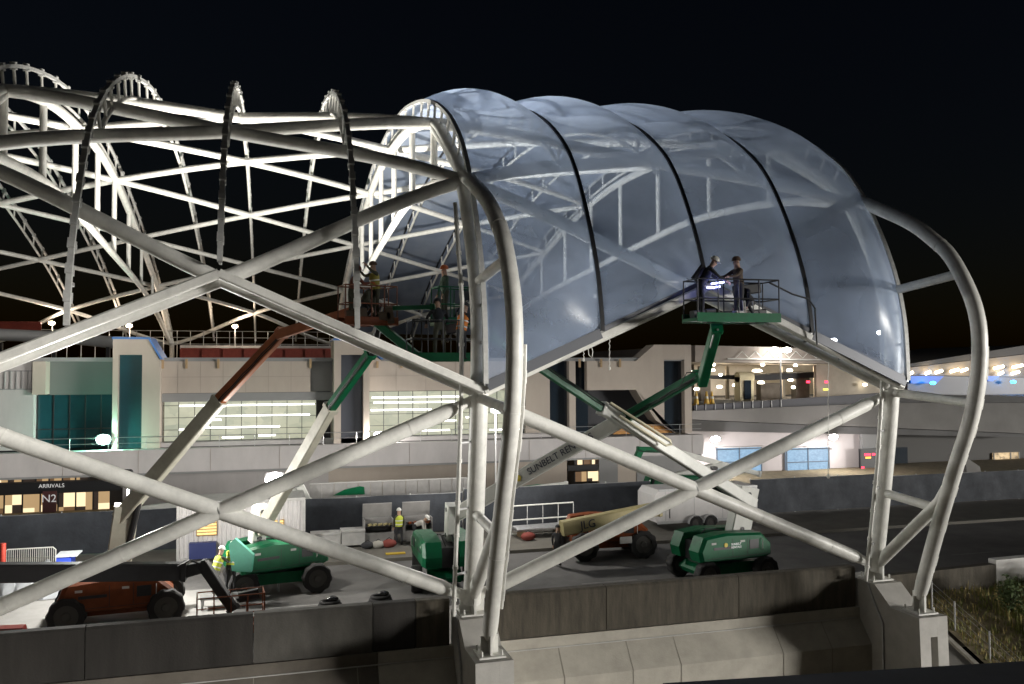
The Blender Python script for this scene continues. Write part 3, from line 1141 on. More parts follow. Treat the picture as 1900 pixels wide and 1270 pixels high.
# the balcony band and lower storey
tbox('balcony', LILAC, -26, XR, 55.3, 56.19, ZB, ZF - .004)
tbox('balcony_soffit', GREYW, -26, XR, 55.6, 59.5, ZB - .16, ZB - .004)
m = MB()
for j in range(26):
    m.cyl((-24 + j * 2.1, 55.6, ZF), (-24 + j * 2.1, 55.6, ZF + .75), .02, 6)
m.tube([(-26, 55.6, ZF + .75), (XR, 55.6, ZF + .75)], .022, 6).tube([(-26, 55.6, ZF + .4), (XR, 55.6, ZF + .4)], .016, 6)
m.build('railing', GALV, ter)
tbox('lower_wall', LILAC, fx(225), fx(612), 58, 58.4, 0, ZB - .17)
tbox('lower_wall', BEIGE, fx(612) + .01, fx(1060), 58.05, 58.4, 0, ZB - .17)
tbox('lower_wall', GREYW, fx(1120), fx(1155), 58, 58.4, 0, ZB - .17)
tbox('lower_wall', BEIGE, fx(1155) + .01, fx(1190), 58.03, 58.4, 0, ZB - .17)
tbox('lower_wall', GREYW, fx(1190) + .01, XR, 58, 58.4, 0, ZB - .17)


SHOPM = [lamp_mat('shop pane cream', (.85, .66, .40), .85), lamp_mat('shop pane tan', (.45, .30, .15), .6), lamp_mat('shop pane brown', (.14, .08, .04), .6), lamp_mat('shop pane dark', (.03, .02, .015), .6)]


def shop(px0, px1, py0, py1, Y, n):
    z0, z1 = fz((px0 + px1) / 2, py1, Y), fz((px0 + px1) / 2, py0, Y)
    x0, x1 = fx(px0, Y, py0), fx(px1, Y, py0)
    pm = MB()
    rr = random.Random(int(px0 * 7 + py0))
    for j in range(n):
        a, c = x0 + (x1 - x0) * j / n, x0 + (x1 - x0) * (j + 1) / n
        zc = z0 + (z1 - z0) * rr.uniform(.3, .6)
        xm = a + (c - a) * rr.uniform(.3, .7)
        for (u0, u1, w0, w1) in ((a, xm, z0, zc), (xm, c, z0, zc), (a, xm, zc, z1), (xm, c, zc, z1)):
            pm.cur = rr.choice((0, 0, 1, 1, 2, 2, 3, 3)) if w0 == z0 else rr.choice((0, 1, 1, 2, 3))
            pm.add([(u0, Y, w0), (u1, Y, w0), (u1, Y, w1), (u0, Y, w1)], [(0, 1, 2, 3)])
    w = pm.build('window', SHOPM, ter, smooth=False)
    f = MB()
    for j in range(n + 1):
        xx = x0 + (x1 - x0) * j / n
        f.box((xx - .04, Y - .06, z0), (xx + .04, Y - .002, z1))
    f.build('frame', BLACK, w, smooth=False)
    return w


shop(-60, 165, 874, 894, 58.2, 9)
shop(-60, 205, 917, 955, 58.2, 8)
shop(1066, 1112, 844, 862, 58.2, 3)
shop(1066, 1180, 874, 892, 58.2, 5)
tbox('sign_band', BLACK, fx(-60), fx(222), 58.0, 58.15, fz(100, 915, 58), fz(100, 895, 58))
tbox('sign_band', BLACK, fx(1062), fx(1118), 58.0, 58.15, fz(1090, 873, 58), fz(1090, 863, 58))
text_mesh('ARRIVALS', .33, INKW, (fx(98, 57.9), 57.97, fz(98, 902, 57.97)), (1, 0, 0), (0, 0, 1), 'lettering', ter)
sp = tbox('door_sign', mat('maroon sign panel', (.10, .035, .035), .6), fx(82, 57.8), fx(107, 57.8), 57.8, 57.99, fz(95, 955, 57.8), fz(95, 912, 57.8))
text_mesh('N2', .66, INKW, (fx(94, 57.75), 57.78, fz(94, 926, 57.75)), (1, 0, 0), (0, 0, 1), 'lettering', sp)

# roof plant: red girders, railing, pale ducts
gi = thing('steel_girder', 'long red primed steel girder lying along the terminal roof', 'girder', (fx(440, 72), 72, 9.45))
zg = fz(440, 648, 72)
m = MB()
x0, x1 = fx(335, 72), fx(640, 72)
m.box((x0, 71.8, 9.45), (x1, 72.2, 9.55)).box((x0, 71.95, 9.55), (x1, 72.05, 10.35)).box((x0, 71.8, 10.35), (x1, 72.2, 10.45))
for j in range(9):
    xx = x0 + (x1 - x0) * j / 8
    m.box((xx - .04, 71.82, 9.55), (xx + .04, 71.945, 10.35))
m.build('beam', RED, gi, smooth=False)
gi = thing('steel_girder', 'short red primed steel girder on the terminal roof at the left picture edge', 'girder', (fx(20, 70), 70, 9.45))
m = MB()
x0, x1 = fx(-60, 70), fx(75, 70)
m.box((x0, 69.8, 11.2), (x1, 70.2, 11.35)).box((x0, 69.95, 11.35), (x1, 70.05, 12.15)).box((x0, 69.8, 12.15), (x1, 70.2, 12.3))
m.build('beam', RED, gi, smooth=False)
m = MB()
for xx in (x0 + 1, x1 - 1):
    m.box((xx - .15, 69.85, 9.45), (xx + .15, 70.15, 11.2))
m.build('post', RED, gi, smooth=False)
du = thing('roof_duct', 'long grey duct lying on the terminal roof between the towers', 'duct', (fx(150, 66), 66, 9.45))
m = MB()
m.tube([(fx(-20, 66), 66, 11.2), (fx(120, 66), 66, 11.0), (fx(300, 66), 66, 10.3)], .42, 14)
m.build('pipe', GREYW, du)
m = MB()
for p in (0, 100, 200, 280):
    m.box((fx(p, 66) - .12, 65.8, 9.45), (fx(p, 66) + .12, 66.2, 10.6))
m.build('stand', BLACK, du, smooth=False)
ra = thing('roof_railing', 'thin grey guard railing along the back of the terminal roof', 'railing', (fx(440, 76), 76, 9.45))
m = MB()
x0, x1 = fx(70, 76), fx(700, 76)
for z in (10.9, 11.45, 12.0):
    m.tube([(x0, 76, z), (x1, 76, z)], .028, 6)
for j in range(27):
    xx = x0 + (x1 - x0) * j / 26
    m.cyl((xx, 76, 9.45), (xx, 76, 12.0), .03, 6)
m.build('rail', GALV, ra)
rd = thing('roof_deck', 'pale raised duct cover running below the roof railing', 'duct', (fx(440, 75), 75, 9.45))
m = MB()
m.box((fx(335, 75), 74.4, 9.46), (fx(620, 75), 75.4, 10.75))
m.build('cover', PANELG, rd, smooth=False)
m = MB()
for j in range(8):
    m.box((fx(345 + j * 35, 75) - .03, 74.36, 9.47), (fx(345 + j * 35, 75) + .03, 74.395, 10.74))
m.build('seam', GREYW, rd, smooth=False)


# ------------------------------------------------------------------ lamps
def flood(name, label, p, aim, energy, col=(1, .96, .9), em=EL, w=.42, h=.34, pole=None, wall=False, light='point', deg=150, group=None, cat='floodlight'):
    p = Vector(p)
    base = V(p.x, p.y, 0) if pole is None else Vector(pole)
    t = thing(name, label, cat, base if not wall else p, 0, group)
    d = (Vector(aim) - p).normalized()
    m = MB()
    m.beam(p - d * .16, p, w * .7, h * .7, w, h, bev=.15)
    m.build('housing', BLACK, t)
    m = MB()
    u_ = d.cross(V(0, 0, 1)).normalized()
    v_ = u_.cross(d)
    rim = [p + d * .004 + u_ * (w * .5 * math.cos(a)) + v_ * (h * .5 * math.sin(a)) for a in [2 * math.pi * i / 20 for i in range(20)]]
    m.prism(rim, d * .05)
    m.build('lens', em, t)
    if pole is not None:
        m = MB()
        m.tube([base, V(base.x, base.y, p.z - .05), p - d * .15], .045, 10)
        m.build('pole', GALV, t)
    elif wall:
        m = MB()
        m.beam(p - d * .16, p - d * .16 + V(0, .55, 0), .07, .07)
        m.build('arm', BLACK, t)
    if energy:
        if light == 'point':
            point_light('lamp_light', p + d * .35, energy, col, .2, t)
        else:
            spot_light('lamp_light', p + d * .08, Vector(aim), energy, deg, col, .2, .5, t)
    return t


pA = at(510, 890, Y=34.0)
flood('work_light', 'very bright white work light on a mast in front of the leaning green boom', pA, (pA.x + .6, 20, pA.z + 1.0), 420, (1, .96, .88), pole=(pA.x + .15, 34.25, 0), w=.72, h=.55)
spot_light('added_roof_spot', pA + V(.1, .5, .4), (3.0, 40, 19), 19000, 112, (1, .96, .88), .25, .7, bpy.data.objects['work_light'])
pB = at(236, 882, Y=33.6)
flood('work_light', 'smaller bright white work light on a thin mast left of the orange boom', pB, (pB.x - 1.2, 29, 0), 1700, (1, .98, .93), pole=(pB.x, 33.9, 0), w=.5, h=.42)
spot_light('added_roof_spot', pB + V(.1, .6, .5), (-12, 52, 21), 10000, 76, (1, .96, .88), .25, .7, bpy.data.objects['work_light.001'])  # second, upward spot added to brighten the far left roof tubes
pC = at(192, 816, Y=56.0)
flood('wall_light', 'greenish white flood light at the foot of the dark teal lit glazing', pC, (pC.x - .2, 40, pC.z + .1), 420, (.35, 1, .72), ELG, wall=True, w=.8, h=.62)
pD = at(701, 809, Y=56.3)
flood('wall_light', 'white flood light in front of the lit office windows', pD, (pD.x, 40, pD.z - 1), 300, wall=True, w=.55, h=.45)
YR = 62.0
for px, py, lb in ((1327, 815, 'left one of the two glaring wall lights above the pale blue windows'), (1546, 811, 'right one of the two glaring wall lights above the pale blue windows')):
    p = at(px, py, Y=YR - 1.0)
    flood('wall_light', lb, p, (p.x, 50, p.z - 5), 520, (1, .95, .93), wall=True, w=.85, h=.5, group='wall lights above the blue windows')
for px, py, lb in ((96, 600, 'warm lamp on the terminal roof nearest the left picture edge'), (240, 605, 'warm lamp on the terminal roof above the left blue capped tower'), (436, 606, 'warm lamp on the terminal roof railing between the two towers')):
    p = at(px, py, Y=73)
    flood('roof_lamp', lb, p, (p.x, 50, p.z + 1.5), 260, (1, .8, .6), ELW, pole=(p.x, 73.2, 9.45), w=.46, h=.3, group='warm lamps on the terminal roof')
# light at deck level hidden between the lifts that the photograph shows glowing beside the middle leg
p = at(922, 761, Y=40)
t = flood('work_light', 'tilted oval work light shining beside the middle leg', p, (p.x + .3, 30, p.z - 3), 900, pole=(p.x, 40.3, 0), w=.62, h=.3)

# ------------------------------------------------------------------ elevated road, departures hall and concourse on the right
el = thing('elevated_road', 'grey elevated road deck passing behind the rightmost leg', 'bridge', (40, 62, 0))


def P(px, py, Y):
    return at(px, py, Y=Y)


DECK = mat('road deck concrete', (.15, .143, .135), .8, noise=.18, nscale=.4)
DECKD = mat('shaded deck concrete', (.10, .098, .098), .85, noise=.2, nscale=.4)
b = MB()
b.prism([P(1284, 763, YR), P(1640, 748, YR), P(1910, 748, YR), P(1910, 805, YR), P(1284, 779, YR)], (0, 5, 0))
b.build('girder', DECK, el, smooth=False)
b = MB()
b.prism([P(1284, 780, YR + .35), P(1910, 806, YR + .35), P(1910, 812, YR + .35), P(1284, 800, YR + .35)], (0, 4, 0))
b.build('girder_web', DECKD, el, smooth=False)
b = MB()
b.prism([P(1288, 753, YR + .1), P(1640, 729, YR + .1), P(1640, 747.4, YR + .1), P(1288, 762.4, YR + .1)], (0, .25, 0))
b.build('parapet', mat('dark railing panel', (.035, .035, .045), .6), el, smooth=False)
b = MB()
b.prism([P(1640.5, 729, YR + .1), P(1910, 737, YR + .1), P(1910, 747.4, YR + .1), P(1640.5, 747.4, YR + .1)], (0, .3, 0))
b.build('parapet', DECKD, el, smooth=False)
b = MB()
for j in range(10):
    px = 1292 + j * 17.5
    p0 = P(px, 762 - j * .75, YR + .05)
    b.box((p0.x - .02, YR + .03, p0.z), (p0.x + .02, YR + .095, p0.z + .55))
b.build('baluster', GALV, el, smooth=False)
b = MB()
q0 = P(1740, 880, YR - 12)
b.prism([P(1791, 848, 50), P(1818, 866, 50), P(1841, 958, 50), P(1803, 962, 50)], (0, 1.6, 0))
b.build('column', DECK, el, smooth=False)
b = MB()
b.box((fx(1760, 66), 65, 0), (fx(1790, 66), 66.2, P(1775, 806, 65).z))
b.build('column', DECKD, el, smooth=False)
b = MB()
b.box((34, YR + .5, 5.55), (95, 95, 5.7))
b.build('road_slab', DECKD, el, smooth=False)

lw = thing('lower_building', 'pale wall with blue windows and red led sign under the elevated road', 'building', (40, 62, 0))
LWM = mat('pale pink wall', (.50, .46, .46), .8, noise=.12, nscale=.5)
zt = P(1400, 800, YR).z
b = MB()
b.box((fx(1284, YR), YR + .9, 0), (fx(1640, YR), YR + 1.3, zt + .6))
b.build('wall', LWM, lw, smooth=False)
b = MB()
b.box((fx(1605, YR), YR + .5, 0), (fx(1640, YR), YR + .88, zt + .3))
b.build('pilaster', GREYW, lw, smooth=False)
b = MB()
b.box((fx(1641, YR), YR + 2.5, 0), (95, YR + 2.9, zt + .8))
b.build('dark_wall', mat('dim back wall', (.06, .057, .054), .8), lw, smooth=False)
for a, c in ((1337, 1420), (1467, 1546)):
    x0, x1 = fx(a, YR), fx(c, YR)
    z0, z1 = P(a, 880, YR).z, P(a, 834, YR).z
    b = MB()
    b.box((x0, YR + .78, z0), (x1, YR + .88, z1))
    w = b.build('window', WINB, lw, smooth=False)
    b = MB()
    for xx in (x0, (x0 + x1) / 2, x1):
        b.box((xx - .04, YR + .7, z0), (xx + .04, YR + .775, z1))
    for zz in (z0, z0 + (z1 - z0) * .42, z1 - .1):
        b.box((x0, YR + .71, zz - .04), (x1, YR + .77, zz + .04))
    b.build('frame', mat('slate frame', (.06, .08, .11), .5), w, smooth=False)
    b = MB()
    b.box((x0 - .1, YR + .3, z1 + .05), (x1 + .1, YR + .88, z1 + .12))
    b.build('canopy_ledge', LILAC, w, smooth=False)
b = MB()
b.box((fx(1597, YR), YR + .2, P(1600, 880, YR).z), (fx(1634, YR), YR + .45, P(1600, 834, YR).z))
sg = b.build('sign_board', BLACK, lw, smooth=False)
b = MB()
zz = P(1615, 844, YR).z
for j in range(7):
    if j == 4:
        continue
    xx = fx(1604, YR) + j * .16
    b.box((xx, YR + .17, zz - .09), (xx + .11, YR + .195, zz + .09))
b.build('led_row', REDLED, sg, smooth=False)
b = MB()
zz = P(1612, 850, YR).z
for j in range(4):
    xx = fx(1606, YR) + j * .14
    b.box((xx, YR + .17, zz - .07), (xx + .11, YR + .195, zz + .07))
b.build('led_row', AMBLED, sg, smooth=False)
b = MB()
b.box((fx(1598, YR), YR + .17, P(1600, 870, YR).z), (fx(1603, YR), YR + .195, P(1600, 867, YR).z))
b.build('led_row', REDLED, sg, smooth=False)
x0, x1 = fx(1846, YR + 2), fx(1893, YR + 2)
z0, z1 = P(1870, 878, YR + 2).z, P(1870, 841, YR + 2).z
b = MB()
b.box((x0, YR + 2.38, z0), (x1, YR + 2.49, z1))
w = b.build('window', WINW, lw, smooth=False)
b = MB()
for xx in (x0, x0 + (x1 - x0) * .66, x1):
    b.box((xx - .05, YR + 2.3, z0 - .2), (xx + .05, YR + 2.375, z1))
b.box((x0, YR + 2.31, z0 - .3), (x1, YR + 2.47, z0 - .02))
b.build('frame', GREYW, w, smooth=False)
b = MB()
b.box((fx(1640, YR), YR - .2, P(1680, 887, YR).z), (fx(1722, YR), YR + .1, P(1680, 879, YR).z))
b.build('orange_kerb', mat('rusty orange steel', (.30, .10, .05), .7), lw, smooth=False)
b = MB()
b.box((fx(1668, YR), YR + 2.3, P(1668, 880, YR).z), (fx(1716, YR), YR + 2.49, P(1668, 836, YR).z))
b.build('dark_window', DGLASS, lw, smooth=False)

# departures hall above the deck
dh = thing('departures_hall', 'open lit departures hall above the elevated road with ceiling lights', 'building', (40, 75, 5.7))
YH = 66.0
HALLW = mat('hall wall', (.50, .44, .36), .8, noise=.25, nscale=.8)
b = MB()
b.prism([P(1290, 641, YH), P(1585, 648, YH), P(1640, 672, YH), P(1640, 676, YH), P(1290, 672, YH)], (0, 24, 0))
b.build('roof', mat('hall roof render', (.36, .31, .27), .8, noise=.15, nscale=.5), dh, smooth=False)
b = MB()
b.box((fx(1288, 84), 84, 5.7), (fx(1690, 84), 84.4, P(1400, 672, 84).z))
b.build('back_wall', HALLW, dh, smooth=False)
b = MB()
b.box((fx(1540, YH), YH + 2, 5.7), (fx(1650, YH), YH + 2.4, P(1600, 676, YH).z - .02))
b.build('side_wall', HALLW, dh, smooth=False)
b = MB()
b.prism([P(1395, 697, YH + 3), P(1530, 690, YH + 3), P(1530, 700, YH + 3), P(1430, 706, YH + 3), P(1300, 702, YH + 3), P(1300, 697, YH + 3)], (0, 5, 0))
b.build('dark_canopy', DARKW, dh, smooth=False)
for px in (1300, 1351, 1455, 1515):
    b = MB()
    p = P(px, 725, YH + 8)
    b.box((p.x - .14, YH + 8, 5.7), (p.x + .14, YH + 8.3, P(px, 680, YH + 8).z))
    b.build('column', HALLW, dh, smooth=False)
b = MB()
ph = [P(1352 + j * 12.5, 665 if j % 2 else 652, YH - .15) for j in range(20)]
b.tube([P(1350, 666, YH - .15), P(1602, 669, YH - .15)], .06, 8)
for j in range(1, 17):
    b.tube([ph[j], ph[j + 1]], .028, 6)
b.build('truss', WHITE, dh)
bth = MB()
p = P(1390, 742, YH + 2)
bth.box((p.x - .9, YH + 2, 5.7), (p.x + .5, YH + 3, P(1390, 700, YH + 2).z))
bth.tube([(p.x - .9, YH + 2.5, P(1390, 700, YH + 2).z), (p.x + .6, YH + 2.5, P(1390, 700, YH + 2).z)], .5, 12)
bth.build('booth', mat('cream booth', (.55, .48, .32), .7), dh)
b = MB()
b.box((fx(1381, YH + 1.9), YH + 1.85, P(1385, 741, YH + 2).z), (fx(1393, YH + 1.9), YH + 1.99, P(1385, 706, YH + 2).z))
b.build('booth_window', DGLASS, dh, smooth=False)
LAMPS = [(1323, 678, 9), (1415, 678, 9), (1476, 679, 9), (1322, 688, 10), (1405, 689, 22), (1465, 688, 14), (1337, 697, 6), (1335, 719, 12), (1364, 716, 12), (1412, 711, 14), (1467, 706, 12), (1435, 719, 10), (1472, 720, 8), (1293, 723, 12), (1592, 706, 6), (1605, 715, 9), (1285, 692, 6)]
for i, (px, py, w) in enumerate(LAMPS):
    p = P(px, py, YH + 1.5 + (i % 3) * 2)
    hw = w / 1569 * 75 / 2
    b = MB()
    b.tube([p + V(-hw, 0, 0), p + V(-hw * .6, 0, .05), p + V(hw * .6, 0, .05), p + V(hw, 0, 0)], [.04, .13, .13, .04], 10)
    b.build('ceiling_lamp', lamp_mat('hall lamp lens', (1, .9, .68), 7), dh)
for px, py in ((1340, 695), (1420, 695), (1490, 697), (1580, 700)):
    p = P(px, py, YH + 9)
    point_light('hall_light', p, 240, (1, .85, .62), .5, dh)
for px in (1500, 1534):
    b = MB()
    p = P(px, 709, YH + 1)
    b.box((p.x - .16, YH + 1, p.z - .1), (p.x + .16, YH + 1.1, p.z + .1))
    b.build('red_sign', REDLED, dh, smooth=False)
b = MB()
p = P(1533, 723, YH + 1)
b.box((p.x - .26, YH + 1, p.z - .08), (p.x + .26, YH + 1.1, p.z + .08))
b.build('yellow_sign', YELLED, dh, smooth=False)
for px, pw, ph_ in ((1310, 20, 22), (1430, 42, 14), (1490, 30, 24), (1600, 12, 18)):
    b = MB()
    p = P(px, 742, YH + 3)
    w = pw / 1569 * 76 / 2
    b.box((p.x - w, YH + 3, 5.7), (p.x + w, YH + 3.8, 5.7 + ph_ / 1569 * 76 + .9))
    b.build('counter', mat('dim counter', (.16, .13, .10), .7, noise=.4, nscale=2), dh, smooth=False)
cone0 = None
for i, (px, lb) in enumerate(((1292, 'yellow traffic cone at the left end of the elevated road'), (1311, 'yellow traffic cone second from the left on the elevated road'), (1321, 'yellow traffic cone just right of the second cone on the elevated road'))):
    p = P(px, 750, YR + 1.2)
    if cone0 is None:
        c = thing('traffic_cone', lb, 'cone', (p.x, YR + 1.2, 5.7), 0, 'cones on the elevated road')
        m = MB()
        m.tube([(0, 0, .05), (0, 0, 1.15)], [.24, .06], 12).box((-.3, -.3, 0), (.3, .3, .05))
        m.build('body', mat('yellow cone', (.7, .45, .08), .6, emit=(1, .7, .2), estr=.0), c, local=True)
        m = MB()
        m.tube([(0, 0, .55), (0, 0, .75)], [.165, .125], 12)
        m.build('collar', STRIPE, c, local=True)
        cone0 = c
    else:
        c = copy_tree(cone0)
        c['label'] = lb
        c.location.x = p.x
    c.location.z = p.z - .1

# concourse with down-lit eave far right
cc = thing('concourse', 'long concourse roof with a row of bright downlights and blue glow at far right', 'building', (70, 74, 5.7))
YC = 74.0
b = MB()
b.prism([P(1684, 676, YC), P(1910, 640, YC), P(1910, 656, YC), P(1684, 682, YC)], (0, 16, 0))
b.build('roof', mat('concourse roof', (.07, .065, .06), .8), cc, smooth=False)
b = MB()
b.prism([P(1684, 683, YC + .7), P(1910, 657, YC + .7), P(1910, 700, YC + .7), P(1684, 696, YC + .7)], (0, .4, 0))
b.build('fascia', mat('concourse fascia', (.20, .165, .13), .7), cc, smooth=False)
b = MB()
b.prism([P(1684, 697, YC + .8), P(1910, 701, YC + .8), P(1910, 740, YC + .8), P(1684, 740, YC + .8)], (0, .5, 0))
b.build('lower_band', mat('navy band', (.02, .022, .035), .5), cc, smooth=False)
for a, c, d in ((1689, 1752, 712), (1832, 1856, 708)):
    b = MB()
    b.prism([P(a, 698, YC + .6), P(c, 698, YC + .6), P(c - 14, d, YC + .6), P(a + 2, d, YC + .6)], (0, .15, 0))
    b.build('blue_panel', BLUEG, cc, smooth=False)
for px, py in ((1731, 711), (1880, 709)):
    p = P(px, py, YC)
    t = MB()
    t.ball(p, .32, 12, 8, (1.1, .7, .6))
    t.build('blue_lamp', ELB, cc)
    point_light('blue_light', p + V(0, -.5, .1), 120, (.05, .35, 1), .3, cc)
for px, py, w in ((1690, 693, 10), (1722, 692, 12), (1742, 690, 17), (1771, 688, 20), (1789, 687, 16), (1853, 682, 24), (1857, 693, 12), (1888, 680, 26), (1884, 692, 20)):
    p = P(px, py, YC + .3)
    hw = w / 1569 * 86 / 2
    t = MB()
    t.beam(p + V(-hw, 0, -.12), p + V(hw, 0, .12), .16, .30, bev=.4)
    t.build('downlight', lamp_mat('downlight lens', (1, .84, .55), 6), cc)
for px in (1730, 1800, 1870):
    p = P(px, 684, YC - .6)
    point_light('eave_light', p, 40, (1, .8, .52), .3, cc)


def street_lamp(px, py, Y, label, heads=2, energy=200, zb=5.7):
    p = at(px, py, Y=Y)
    t = thing('street_lamp', label, 'street lamp', (p.x, Y, zb), 0, 'street lamps beyond the elevated road')
    m = MB()
    m.tube([(p.x, Y, zb), (p.x, Y, p.z - .1)], [.1, .06], 10)
    m.build('pole', GREYW, t)
    for s in ((-1, 1) if heads == 2 else (0,)):
        m = MB()
        m.tube([(p.x, Y, p.z - .15), (p.x + s * .35, Y, p.z + .02)] if s else [(p.x, Y, p.z - .15), (p.x, Y, p.z)], .035, 8)
        hd = m.build('lamp_arm', GREYW, t)
        m = MB()
        m.ball((p.x + s * .62, Y - .05, p.z + .02), .45, 14, 10, (1, .55, .5))
        m.build('lamp_head', EL, t)
    if energy:
        point_light('lamp_light', (p.x, Y - .7, p.z - .2), energy, (1, .95, .9), .4, t)


street_lamp(1448, 650, 64.6, 'twin headed street lamp standing in front of the departures hall')
street_lamp(1634, 618, 70, 'tall street lamp seen through the last film panel near its right edge', 1, 150)
street_lamp(1546, 632, 84, 'smaller street lamp seen through the lower part of the last film panel', 1, 60)

# ------------------------------------------------------------------ people
def seg_dist(p, a, b):
    ab = b - a
    t = max(0, min(1, (p - a).dot(ab) / max(ab.length_squared, 1e-9)))
    return (p - a - ab * t).length


def person(label, loc, head, group=None, lean=0, arms=None, legs=None, hat=HATW, top=CLOTHD, trousers=DENIM, vest=None, look=0, h=1.75, sitz=None, pack=False):
    """a standing, leaning or crouching figure that faces +x before it is turned by head"""
    t = thing('person', label, 'person', loc, head, group)
    k = h / 1.75
    pz = sitz if sitz is not None else .93
    pel = V(0, 0, pz)
    ro = Matrix.Rotation(lean, 3, 'Y')

    def up(x, y, z):
        return pel + ro @ V(x, y, z)
    J = {'pel': pel, 'waist': up(.01, 0, .16), 'chest': up(.02, 0, .36), 'neck': up(0, 0, .53)}
    hr = Matrix.Rotation(lean * .5 + look, 3, 'Y')
    J['jaw'] = J['neck'] + hr @ V(.035, 0, .09)
    J['skull'] = J['neck'] + hr @ V(.015, 0, .19)
    J['crown'] = J['neck'] + hr @ V(.005, 0, .255)
    J['nose'] = J['neck'] + hr @ V(.115, 0, .14)
    for s, n in ((1, 'l'), (-1, 'r')):
        J['sh' + n] = up(0, .19 * s, .46)
        e, w = (arms or {}).get(n, ((.05, .06, -.29), (.16, .05, -.53)))
        J['el' + n] = J['sh' + n] + V(e[0], e[1] * s, e[2])
        J['wr' + n] = J['sh' + n] + V(w[0], w[1] * s, w[2])
        d = (J['wr' + n] - J['el' + n]).normalized()
        J['pa' + n] = J['wr' + n] + d * .075
        J['hi' + n] = pel + V(0, .1 * s, -.05)
        kn, an = (legs or {}).get(n, ((.03, .13, .49), (0, .15, .08)))
        J['kn' + n] = V(kn[0], kn[1] * s, kn[2])
        J['an' + n] = V(an[0], an[1] * s, an[2])
        J['to' + n] = V(an[0] + .19, an[1] * s + .02 * s, an[2] - .045)
    RAD = {'pel': (.13, .155), 'waist': (.115, .145), 'chest': (.12, .165), 'neck': (.055, .055), 'jaw': (.07, .062), 'skull': (.092, .08), 'crown': (.06, .055), 'nose': (.016, .016)}
    for n in 'lr':
        RAD.update({'sh' + n: (.07, .07), 'el' + n: (.05, .05), 'wr' + n: (.034, .034), 'pa' + n: (.022, .04), 'hi' + n: (.095, .095), 'kn' + n: (.066, .066), 'an' + n: (.05, .05), 'to' + n: (.04, .05)})
    names = list(J)
    E_ = [('pel', 'waist'), ('waist', 'chest'), ('chest', 'neck'), ('neck', 'jaw'), ('jaw', 'skull'), ('skull', 'crown'), ('jaw', 'nose')]
    for n in 'lr':
        E_ += [('chest', 'sh' + n), ('sh' + n, 'el' + n), ('el' + n, 'wr' + n), ('wr' + n, 'pa' + n), ('pel', 'hi' + n), ('hi' + n, 'kn' + n), ('kn' + n, 'an' + n), ('an' + n, 'to' + n)]
    me = bpy.data.meshes.new('skel')
    me.from_pydata([J[n] * k for n in names], [(names.index(a), names.index(b_)) for a, b_ in E_], [])
    tmp = bpy.data.objects.new('skel', me)
    COL.objects.link(tmp)
    tmp.modifiers.new('s', 'SKIN').use_smooth_shade = True
    for i, n in enumerate(names):
        me.skin_vertices[0].data[i].radius = (RAD[n][0] * k, RAD[n][1] * k)
        me.skin_vertices[0].data[i].use_root = (n == 'pel')
    sb = tmp.modifiers.new('u', 'SUBSURF')
    sb.levels = sb.render_levels = 1
    bpy.context.view_layer.update()
    dg = bpy.context.evaluated_depsgraph_get()
    ev = bpy.data.meshes.new_from_object(tmp.evaluated_get(dg))
    bpy.data.objects.remove(tmp)
    b = MB()
    b.v = [tuple(v.co) for v in ev.vertices]
    b.f = [tuple(p.vertices) for p in ev.polygons]
    ZONE = []
    zn = {'neck': 1, 'jaw': 1, 'skull': 1, 'crown': 1, 'nose': 1}
    segs = [(J[a] * k, J[b_] * k, a, b_) for a, b_ in E_]
    for f in b.f:
        c = sum((Vector(b.v[i]) for i in f), Vector()) / len(f)
        a, b_ = min(segs, key=lambda s_: seg_dist(c, s_[0], s_[1]))[2:]
        z = 0
        if b_ in ('jaw', 'skull', 'crown', 'nose'):
            z = 1
        elif b_[:2] == 'pa':
            z = 1
        elif b_[:2] in ('kn', 'an') or b_[:2] == 'hi' or (b_ == 'waist' and (c - J['pel'] * k).length < .1 * k):
            z = 2
        elif b_[:2] == 'to':
            z = 3
        ZONE.append(z)
    b.m = ZONE
    for n in 'lr':                                         # five fingers, curled
        d = (J['pa' + n] - J['wr' + n]).normalized()
        sd = d.cross(V(0, 0, 1))
        sd = sd.normalized() if sd.length > .1 else V(0, 1, 0)
        dn = d.cross(sd)
        if dn.z > 0:
            dn = -dn
        b.cur = 1
        for fi, (o, l) in enumerate(((-.03, .075), (-.01, .085), (.011, .08), (.031, .062))):
            p0 = J['pa' + n] + sd * o + d * .005
            b.tube([p * k for p in (p0, p0 + d * l * .5 + dn * .006, p0 + d * l * .75 + dn * .03, p0 + d * l * .72 + dn * .055)], [.0095 * k, .009 * k, .0085 * k, .007 * k], 6)
        p0 = J['wr' + n] + d * .03
        b.tube([p * k for p in (p0, p0 + sd * .045 + d * .03, p0 + sd * .05 + d * .065 + dn * .015)], [.012 * k, .0105 * k, .008 * k], 6)
    b.cur = 1
    for s in (1, -1):                                      # ears and brow
        b.ball((J['skull'] + hr @ V(-.005, .082 * s, -.045)) * k, .02 * k, 6, 5, (.7, .5, 1.3))
    body = b.build('body', [top, SKIN, trousers, BOOT], t, local=True, ang=60)
    # eyes
    m = MB()
    for s in (1, -1):
        m.ball((J['skull'] + hr @ V(.082, .033 * s, -.035)) * k, .013 * k, 6, 5)
    m.build('eyes', BLACK, t, local=True)
    # hard hat
    m = MB()
    c = (J['skull'] + hr @ V(0, 0, .03)) * k
    vs, fs = [], []
    nseg = 16
    prof = [(.0, .118), (.05, .112), (.09, .085), (.112, .045), (.12, .0), (.12, -.012)]
    for r_, z_ in prof:
        for j in range(nseg):
            a = 2 * math.pi * j / nseg
            vs.append(c + hr @ V(r_ * math.cos(a) * 1.12, r_ * math.sin(a) * .95, z_) * k)
